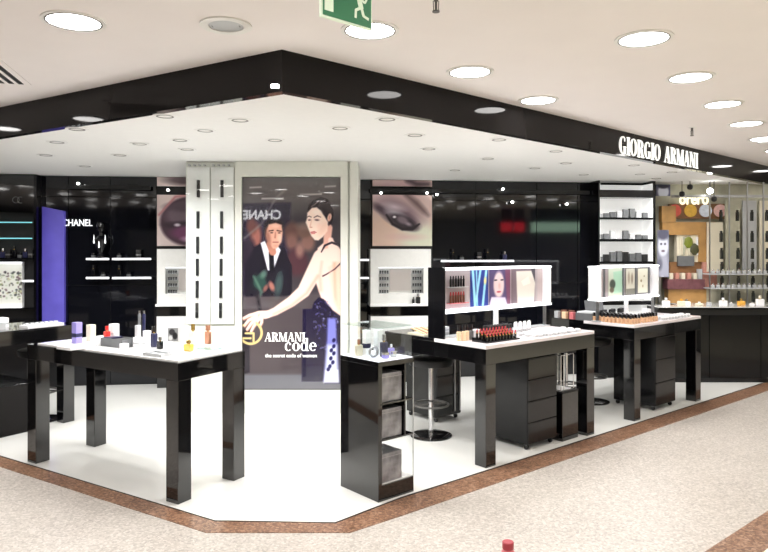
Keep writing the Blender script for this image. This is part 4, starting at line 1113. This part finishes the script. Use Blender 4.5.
z = zL(258)-FZ; MB().box(.03,w-.03,.01,.13,z-.012,z).build('shelf', M['blackp'], t)
z = zL(308)-FZ; MB().box(.03,w-.03,.01,.13,z-.012,z).build('shelf', M['blackp'], t)
Ul = WALL.u(21,v+.02)
lp = thing('lit_sample_display', 'bright white lit panel covered with small samples at left edge', 'display', WALL.w(WALL.u(-40,v+.02), v+.05, zL(308)), WALL.a)
ww = Ul-WALL.u(-40,v+.02); hh = zL(262)-zL(308)
cv = Canvas(0,60,0,46,2.0,(232,234,226))
for k in range(260):
    cv.ell(random.uniform(0,60), random.uniform(9,40), random.uniform(.5,1.5), random.uniform(.5,1.3), random.choice([(80,80,70),(140,150,110),(190,186,150),(110,90,96),(60,66,70),(200,210,190)]), 0, 1)
cv.build('sample_board', M['lightprint'], lp, 0, ww, .02, hh-.02, -.001)
MB().box(0,ww,0,.06,0,hh).build('frame', M['whitec'], lp); MB().box(0,ww,-.03,0,hh-.02,hh).build('light_strip', M['tube'], lp); MB().box(0,ww,-.03,0,0,.02).build('lower_strip', M['tube'], lp)
shelf(22,36,281,'short slanted lit strip right of the lit sample panel',-.155)
for k in range(6):
    px = 3+k*5.6; vv = v+.07
    put(kinds[k%4](), WALL.w(WALL.u(px,vv), vv, zL(258)), WALL.a, 'small bottle on the dark shelf above the lit sample panel', group='bottles in the far left cabinet')

# lit niches at right of the back wall
v = -.30; U0, U1 = WALL.u(598.5,v), WALL.u(655.5,v); w = U1-U0
t = thing('niche_tower', 'black tower of bright white niches behind the right table', 'shelf unit', WALL.w(U0,v,FZ), WALL.a)
Z = lambda py: WALL.z(627,py,v)-FZ
rows = [(183,190),(197.5,217.5),(219.5,239),(241.5,261.5),(264,301),(305,321)]
xl, xr = WALL.u(600,v)-U0, WALL.u(653,v)-U0
b = MB(); b.box(0,xl,0,.30,0,LOW-.008); b.box(xr,w,0,.30,0,LOW-.008); b.box(xl,xr,.28,.30,0,LOW-.008)
edges = [LOW-.008]
for a, c in rows[1:]: pass
zprev = LOW-.008
b.box(xl,xr,0,.28,Z(197.5),Z(190))
for i in range(1,5): b.box(xl,xr,0,.28,Z(rows[i+1][0]),Z(rows[i][1]))
b.box(xl,xr,0,.28,0,Z(321)); b.build('frame', M['blackp'], t)
MB().box(xl,xr,.262,.28,Z(321),LOW-.01).build('white_back', M['whiteg'], t) if False else None
for i, (a, c) in enumerate(rows):
    z1 = min(Z(a), LOW-.012); z0 = Z(c)
    MB().box(xl+.001,xr-.001,.262,.279,z0+.001,z1-.001).build('back_panel', M['nicheback'], t)
    MB().box(xr-.006,xr-.0005,.004,.262,z0+.001,z1-.001).build('white_lining', M['nicheback'], t)
    MB().box(xl+.0005,xl+.006,.004,.262,z0+.001,z1-.001).build('white_lining', M['nicheback'], t)
sizes = [[],[.05,.06,.075,.08,.11,.12,.085,.07],[.06,.07,.11,.05,.11,.07,.06,.05],[.06,.09,.12,.13,.12,.10,.11,.09],[],[.07,.09,.06,.08,.07,.09,.06,.07]]
for i in (1,2,3,5):
    z0 = Z(rows[i][1])+FZ
    for k, h_ in enumerate(sizes[i]):
        if i == 2 and k == 3: continue
        mm = [M['greyc'],M['lgreyc'],M['greyc']][(k+i)%3] if i < 3 else [M['greyc'],M['blackm'],M['greyc']][k%3]
        put(carton(.068,.05,h_,mm), WALL.w(U0+xl+.05+k*(xr-xl-.1)/7.0, v+.12, z0), WALL.a, 'small grey or dark carton in the '+{1:'topmost full',2:'second',3:'third',5:'lowest'}[i]+' niche of the tower', group='cartons in the '+{1:'top',2:'second',3:'third',5:'lowest'}[i]+' niche')

# ---------------------------------------------------------------- neighbouring counter at far right
struct(MB().box(RB.u(655), 9.4, 8.75, 8.85, 0, LOW).build('wall_right', M['olive']))
def RZ(py, Y=8.75): return H-(py-HOR)/F*Y
def RX(px, Y=8.75): return (px-CX)/F*Y
Yc = 7.94
ct = thing('back_counter', 'long dark counter with white top at far right rear', 'counter', (RX(658,Yc), Yc, FZ))
wct = 9.0-RX(658,Yc); zc = RZ(307,Yc)-FZ
MB().box(0,wct,.02,.34,.0,zc-.03).box(.42,wct,.34,.80,0,zc-.03).build('body', M['blackm'], ct)
for k in range(8):
    x = k*.62; MB().box(x+.004,min(x+.616,wct),.004,.02,.05,zc-.10).build('door', M['blackp'], ct)
MB().box(0,wct,-.01,.34,zc-.03,zc-.008).box(.42,wct,.34,.80,zc-.03,zc-.008).build('worktop_edge', M['blackp'], ct)
MB().box(0,wct,0,.34,zc-.008,zc).box(.42,wct,.34,.80,zc-.008,zc).build('worktop', M['whiteg'], ct)
zc += FZ
for k, (px, m_, c_) in enumerate(((666,M['whitec'],M['whitec']),(682,M['creamc'],M['amber']),(688,M['whitec'],M['chrome']),(709,M['lgreyc'],M['chrome']),(724,M['whitec'],M['whitec']),(743,M['amber'],M['gold']),(760,M['whitec'],M['creamc']),(700,M['creamc'],M['whitec']),(733,M['lgreyc'],M['whitec']),(752,M['whitec'],M['lgreyc']))):
    put(perfume(.09 if k not in (3,8,9) else .05,.05,[.10,.09,.08,.07,.10,.09,.13,.05,.045,.05][k],m_,c_,cr=.35), (RX(px,Yc+.14), Yc+.14+.02*(k%3), zc), .1*(k%3),
        ['white perfume bottle on the right counter nearest the niche tower','cream and amber bottle on the right counter before wood panel','white bottle with chrome cap right of the cream one','small silver capped bottle at centre of right counter','white squat bottle on right counter below glass shelves','amber squat bottle between two white ones on right counter','large white bottle on the counter at right picture edge','small cream bottle left of the glass shelves on counter','little pale bottle left of the amber one','little white bottle left of the large edge bottle'][k])
# signboard with colour discs
sb = thing('orero_sign', 'dark board with white orero lettering and four coloured discs', 'sign', (RX(676), 8.705, RZ(219)))
MB().box(RX(668)-RX(676),RX(723)-RX(676),.0,.045,0,RZ(204)-RZ(219)).build('board', M['woodd'], sb)
text_obj('orero', RX(706.5)-RX(677.5), RZ(196.5)-RZ(205), .012, M['yel'], 'letters', sb, (RX(677.5)-RX(676), -.002, RZ(205)-RZ(219)), 0, .02)
for px, c, nm in ((673,(214,92,76),'red_disc'),(688.5,(222,176,70),'gold_disc'),(703.5,(214,222,236),'silver_disc'),(718,(232,190,184),'pink_disc')):
    mm = mat(nm, c, .35, var=.12, scale=30, emit=.1)
    b = MB(); rr = RX(694.2)-RX(688); b.prismxz([(RX(px)-RX(676)+rr*math.cos(k*math.pi/14), RZ(211)-RZ(219)+rr*math.sin(k*math.pi/14)) for k in range(28)], -.02, 0); b.build(nm, mm, sb)
# wooden frame
wf = thing('wooden_display', 'honey wood display frame with pink and grey goods panels at right rear', 'shelf unit', (RX(657), 8.575, zc))
X_ = lambda px: RX(px,8.575)-RX(657,8.575)
Zw = lambda py: RZ(py,8.575)-zc
b = MB(); b.box(X_(657),X_(710),0,.10,Zw(235),Zw(222)); b.box(X_(693),X_(708),0,.10,Zw(262),Zw(235)); b.build('frame', M['wood'], wf)
MB().box(X_(656),X_(670),-.01,.09,Zw(221.9),Zw(206)).build('upper_panel', M['wood'], wf)
MB().box(X_(662),X_(700),-.02,.10,0,Zw(289)).build('lower_panel', M['wood'], wf)
MB().box(X_(697),X_(711),-.01,.10,Zw(287),Zw(262)).build('rose_panel', M['rose'], wf)
MB().box(X_(672),X_(697),.02,.10,Zw(262),Zw(235)).build('pale_panel', M['creamc'], wf)
MB().box(X_(660),X_(697),-.06,.10,Zw(289),Zw(279)).build('mauve_shelf', M['mauve'], wf)
MB().box(X_(672),X_(688),-.02,.02,Zw(266),Zw(256)).build('dark_plaque', M['greyc'], wf)
MB().box(X_(660),X_(697),.03,.10,Zw(279),Zw(262)).build('goods_back', M['woodd'], wf)
MB().box(X_(700),X_(711),.0,.10,0,Zw(287)).build('side_panel', M['olive'], wf)
for px_ in (663,669,675,681,687,692):
    MB().box(X_(px_),X_(px_+3.6),-.03,.03,Zw(279),Zw(273-(px_%3)*2)).build('goods_box', M[('lgreyc','rose','greyc','creamc')[px_%4]], wf)
for px_ in (674,678,683,691):
    MB().box(X_(px_),X_(px_+1.6),.0,.02,Zw(255),Zw(237)).build('hanging_strip', M[('olive','whitec','creamc')[px_%3]], wf)
for px, py, c in ((683,243,(120,130,40)),(689,250,(70,70,40))):
    b = MB().lathe([(.02,0),(.06,.05),(.05,.12),(.01,.15)],X_(px),0,10); b.v = [(x,y*.3-.0,z+Zw(py+5)) for x,y,z in b.v]; b.build('foliage', mat('leaf', c, .5), wf, True)
bw = thing('portrait_banner', 'black and white portrait banner beside the niche tower', 'picture', (RX(657,8.55), 8.55, RZ(277,8.55)))
def portrait(c):
    c.ell(9,16,8,11,(220,224,236),0,2.5); c.ell(9,4,9,6,(90,90,110),0,3); c.ell(6,14,1.5,1,(60,60,80)); c.ell(12,14,1.5,1,(60,60,80)); c.ell(9,21,2.5,1,(110,90,110)); c.poly([(2,28),(15,26),(19,47),(0,47)], (176,178,196), 3); c.ell(4,34,4,6,(120,122,140),0,3)
cv = Canvas(0,18,0,47,2.0,(150,152,172)); portrait(cv)
cv.build('picture', M['lightprint'], bw, 0, RX(668.5,8.55)-RX(657,8.55), 0, RZ(230,8.55)-RZ(277,8.55), -.0105); MB().box(0,RX(668.5,8.55)-RX(657,8.55),-.01,.01,0,RZ(230,8.55)-RZ(277,8.55)).build('panel', M['lgreyc'], bw)
b_ = MB().box(.02,.05,.0,.02,zc-RZ(277,8.55),0).build('stand', M['steel'], bw)
bw2 = thing('portrait_banner', 'upper blue grey portrait picture right of the niche tower top', 'picture', (RX(656,8.5), 8.5, RZ(196,8.5)))
cv = Canvas(0,18,0,14,2.0,(90,90,120)); cv.ell(9,9,7,8,(214,218,232),0,2); cv.ell(9,1,8,4,(40,40,60),0,2)
hz = min(RZ(184.5,8.5), LOW-.002)-RZ(196,8.5)
cv.build('picture', M['lightprint'], bw2, 0, RX(670,8.5)-RX(656,8.5), 0, hz, -.0105); MB().box(0,RX(670,8.5)-RX(656,8.5),-.01,.02,0,hz).build('panel', M['navy'], bw2)
# glass shelving with hanging vials
gs = thing('glass_shelving', 'glass shelving wall with steel rail at right picture edge', 'shelf unit', (RX(706,8.45), 8.45, zc))
X_ = lambda px: RX(px,8.45)-RX(706,8.45); Zg = lambda py: RZ(py,8.45)-zc
we = X_(812)
MB().box(X_(672),we,-.02,.02,Zg(197.5),Zg(195)).build('top_rail', M['steel'], gs)
for py in (274,288): MB().box(0,we,-.12,.10,Zg(py)-.006,Zg(py)+.006).build('glass_shelf', M['lgreyc'], gs)
for k, px in enumerate((708.5,728,746,762,780,798)):
    MB().box(X_(px),X_(px)+.012,-.03,-.01,0,LOW-.004-zc).build('upright', M['steel'], gs)
for a, c, mm in ((711,727,'creamc'),(729.5,744,'olive'),(747,761,'lgreyc'),(764,779,'creamc'),(781,797,'olive')):
    MB().box(X_(a),X_(c),.10,.12,Zg(272),Zg(200) if a > 715 else Zg(222)).build('backing_panel', M[mm], gs)
M['vial'] = mat('dark_vial', (34,36,34), .2, coat=.5)
fv = None
for r_, (y0, y1) in enumerate(((210,221),(230,242),(247,259),(262,273),(275,287),(291,302))):
    for px in (721,737.5,752,767,784):
        h_ = (y1-y0)/F*8.45; q = (RX(px+r_*.3,8.4), 8.40, RZ(y1,8.4))
        if fv is None:
            fv = thing('perfume_vial', 'slim dark perfume vial hanging in rows on the glass shelving', 'vial', q, 0, 'dark vials on the glass shelving')
            MB().box(-.015,.015,-.01,.02,0,h_*.8).build('body', M['vial'], fv); MB().box(-.011,.011,-.006,.015,h_*.8,h_).build('cap', M['black'], fv)
        else: dup(fv, q)
fb2 = None
for py in (274,288):
    for k in range(13):
        px = 712+k*5.2
        q = (RX(px,8.36)+.01, 8.36, RZ(py,8.45)+.006)
        if fb2 is None: fb2 = put(perfume(.04,.03,.06,M['lgreyc'],M['chrome'],cr=.6), q, 0, 'small pale perfume bottle standing on a glass shelf at right', group='pale bottles on the glass shelves')
        else: dup(fb2, q)
for px in (700,716,752,790):
    pass
# small black ball spotlights under the ceiling at right
for k, (px, py) in enumerate(((690,187),(682,194),(710,191),(714,199))):
    Y = 8.35; t = thing('ball_spotlight', ['black ball spotlight close under ceiling right of portrait','black ball spotlight just above the orero lettering','bright ball spotlight at right of the orero sign','lower dark ball spotlight right of orero sign'][k], 'spotlight', (RX(px,Y), Y, RZ(py,Y)))
    MB().lathe([(.012,-.035),(.03,-.025),(.036,0),(.03,.025),(.012,.035)],0,0,14).build('ball', M['sparkle'] if k == 2 else M['blackm'], t, True)
    MB().bar((0,0,.03),(0,0,LOW-RZ(py,Y)),.005).build('stem', M['blackm'], t)

# ---------------------------------------------------------------- bottle on the walkway floor
x, y = at(508,562)
t = thing('floor_bottle', 'small bottle with red cap on the terrazzo at bottom edge', 'bottle', (x,y,0))
MB().lathe([(.030,0),(.034,.01),(.034,.055),(.022,.068)],0,0,20).build('body', M['lip2'], t, True)
MB().lathe([(.027,.068),(.030,.072),(.030,.102),(.026,.106)],0,0,20).build('cap', M['redcap'], t, True)

# ---------------------------------------------------------------- shops behind the viewpoint (seen as reflections)
D = 1.9; dist = 12.96+D
x0, x1 = (237-CX)/F*dist, (281-CX)/F*dist
zb = H+(HOR-219.5)/F*dist
t = thing('chanel_sign', 'white CHANEL letters on the black shop front opposite the poster', 'sign', (x0, -D, zb))
me = text_mesh('CHANEL', x1-x0, 9.5/F*dist, .02, .02); me.materials.clear(); me.materials.append(M['sharp'])
o = bpy.data.objects.new('letters', me); C.objects.link(o); o.parent = t; o.rotation_euler = (0,0,math.pi); o.location = (x1-x0, .002, 0)
fas = struct(MB().box(-4.6,-1.6,-D-.1,-D,2.12,CEIL).build('trim_5', M['fascia']))
M['sharp2'] = mat('lit_sign_white', (255,255,255), .4, emit=9); o.data.materials[0] = M['sharp2']
def mirror_pt(px, Yi):
    X = (px-CX)/F*Yi; n = (math.sin(WALL.a), -math.cos(WALL.a)); d_ = (X-0)*n[0]+(Yi-8.177)*n[1]
    return X-2*d_*n[0], Yi-2*d_*n[1]
for pa, pb, py0, py1, mm, nm in ((531,596,222.5,232,'palegreen','green_shop_sign'),(501,512,222.5,231.5,'redlit','red_shop_sign'),(514,524,222.5,231.5,'redlit','red_shop_sign')):
    Yi = 17.5; A = mirror_pt(pa,Yi); B = mirror_pt(pb,Yi); z0, z1 = H+(HOR-py1)/F*Yi, H+(HOR-py0)/F*Yi
    an = math.atan2(B[1]-A[1], B[0]-A[0]); L_ = math.hypot(B[0]-A[0], B[1]-A[1])
    t = thing(nm, 'lit %s shop sign behind the viewpoint, mirrored in dark glass' % ('pale green' if mm == 'palegreen' else 'red'), 'sign', (A[0],A[1],z0), an)
    MB().box(0,L_,-.02,.02,0,z1-z0).build('panel', M[mm], t); MB().box(0,L_,-.03,.03,z1-z0,CEIL-z0).build('hanger', M['envd'], t)
    if mm == 'redlit': t['group'] = 'red signs behind the viewpoint'
struct(MB().box(-9,-5,-6.9,-1.9,0,2.2).build('wall_shop', M['envd']))
struct(MB().box(-1.2,3.0,-6.9,-4.2,0,2.2).build('wall_kiosk', M['env']))

# ---------------------------------------------------------------- world, camera, view
w = bpy.data.worlds.new('World'); bpy.context.scene.world = w; w.use_nodes = True
w.node_tree.nodes['Background'].inputs[0].default_value = (0.5,0.5,0.52,1); w.node_tree.nodes['Background'].inputs[1].default_value = 0.3
cam = bpy.data.cameras.new('Camera'); co = bpy.data.objects.new('Camera', cam); C.objects.link(co)
co.location = (0,0,H); co.rotation_euler = (math.pi/2,0,0)
cam.sensor_width = 36; cam.lens = F/768*36; cam.shift_y = -(276-HOR)/768; cam.clip_start = 0.05
bpy.context.scene.camera = co
bpy.context.scene.cycles.transparent_max_bounces = 24
vs = bpy.context.scene.view_settings
vs.view_transform = 'Standard'; vs.look = 'None'; vs.gamma = 1; vs.exposure = 0.45; vs.use_curve_mapping = False
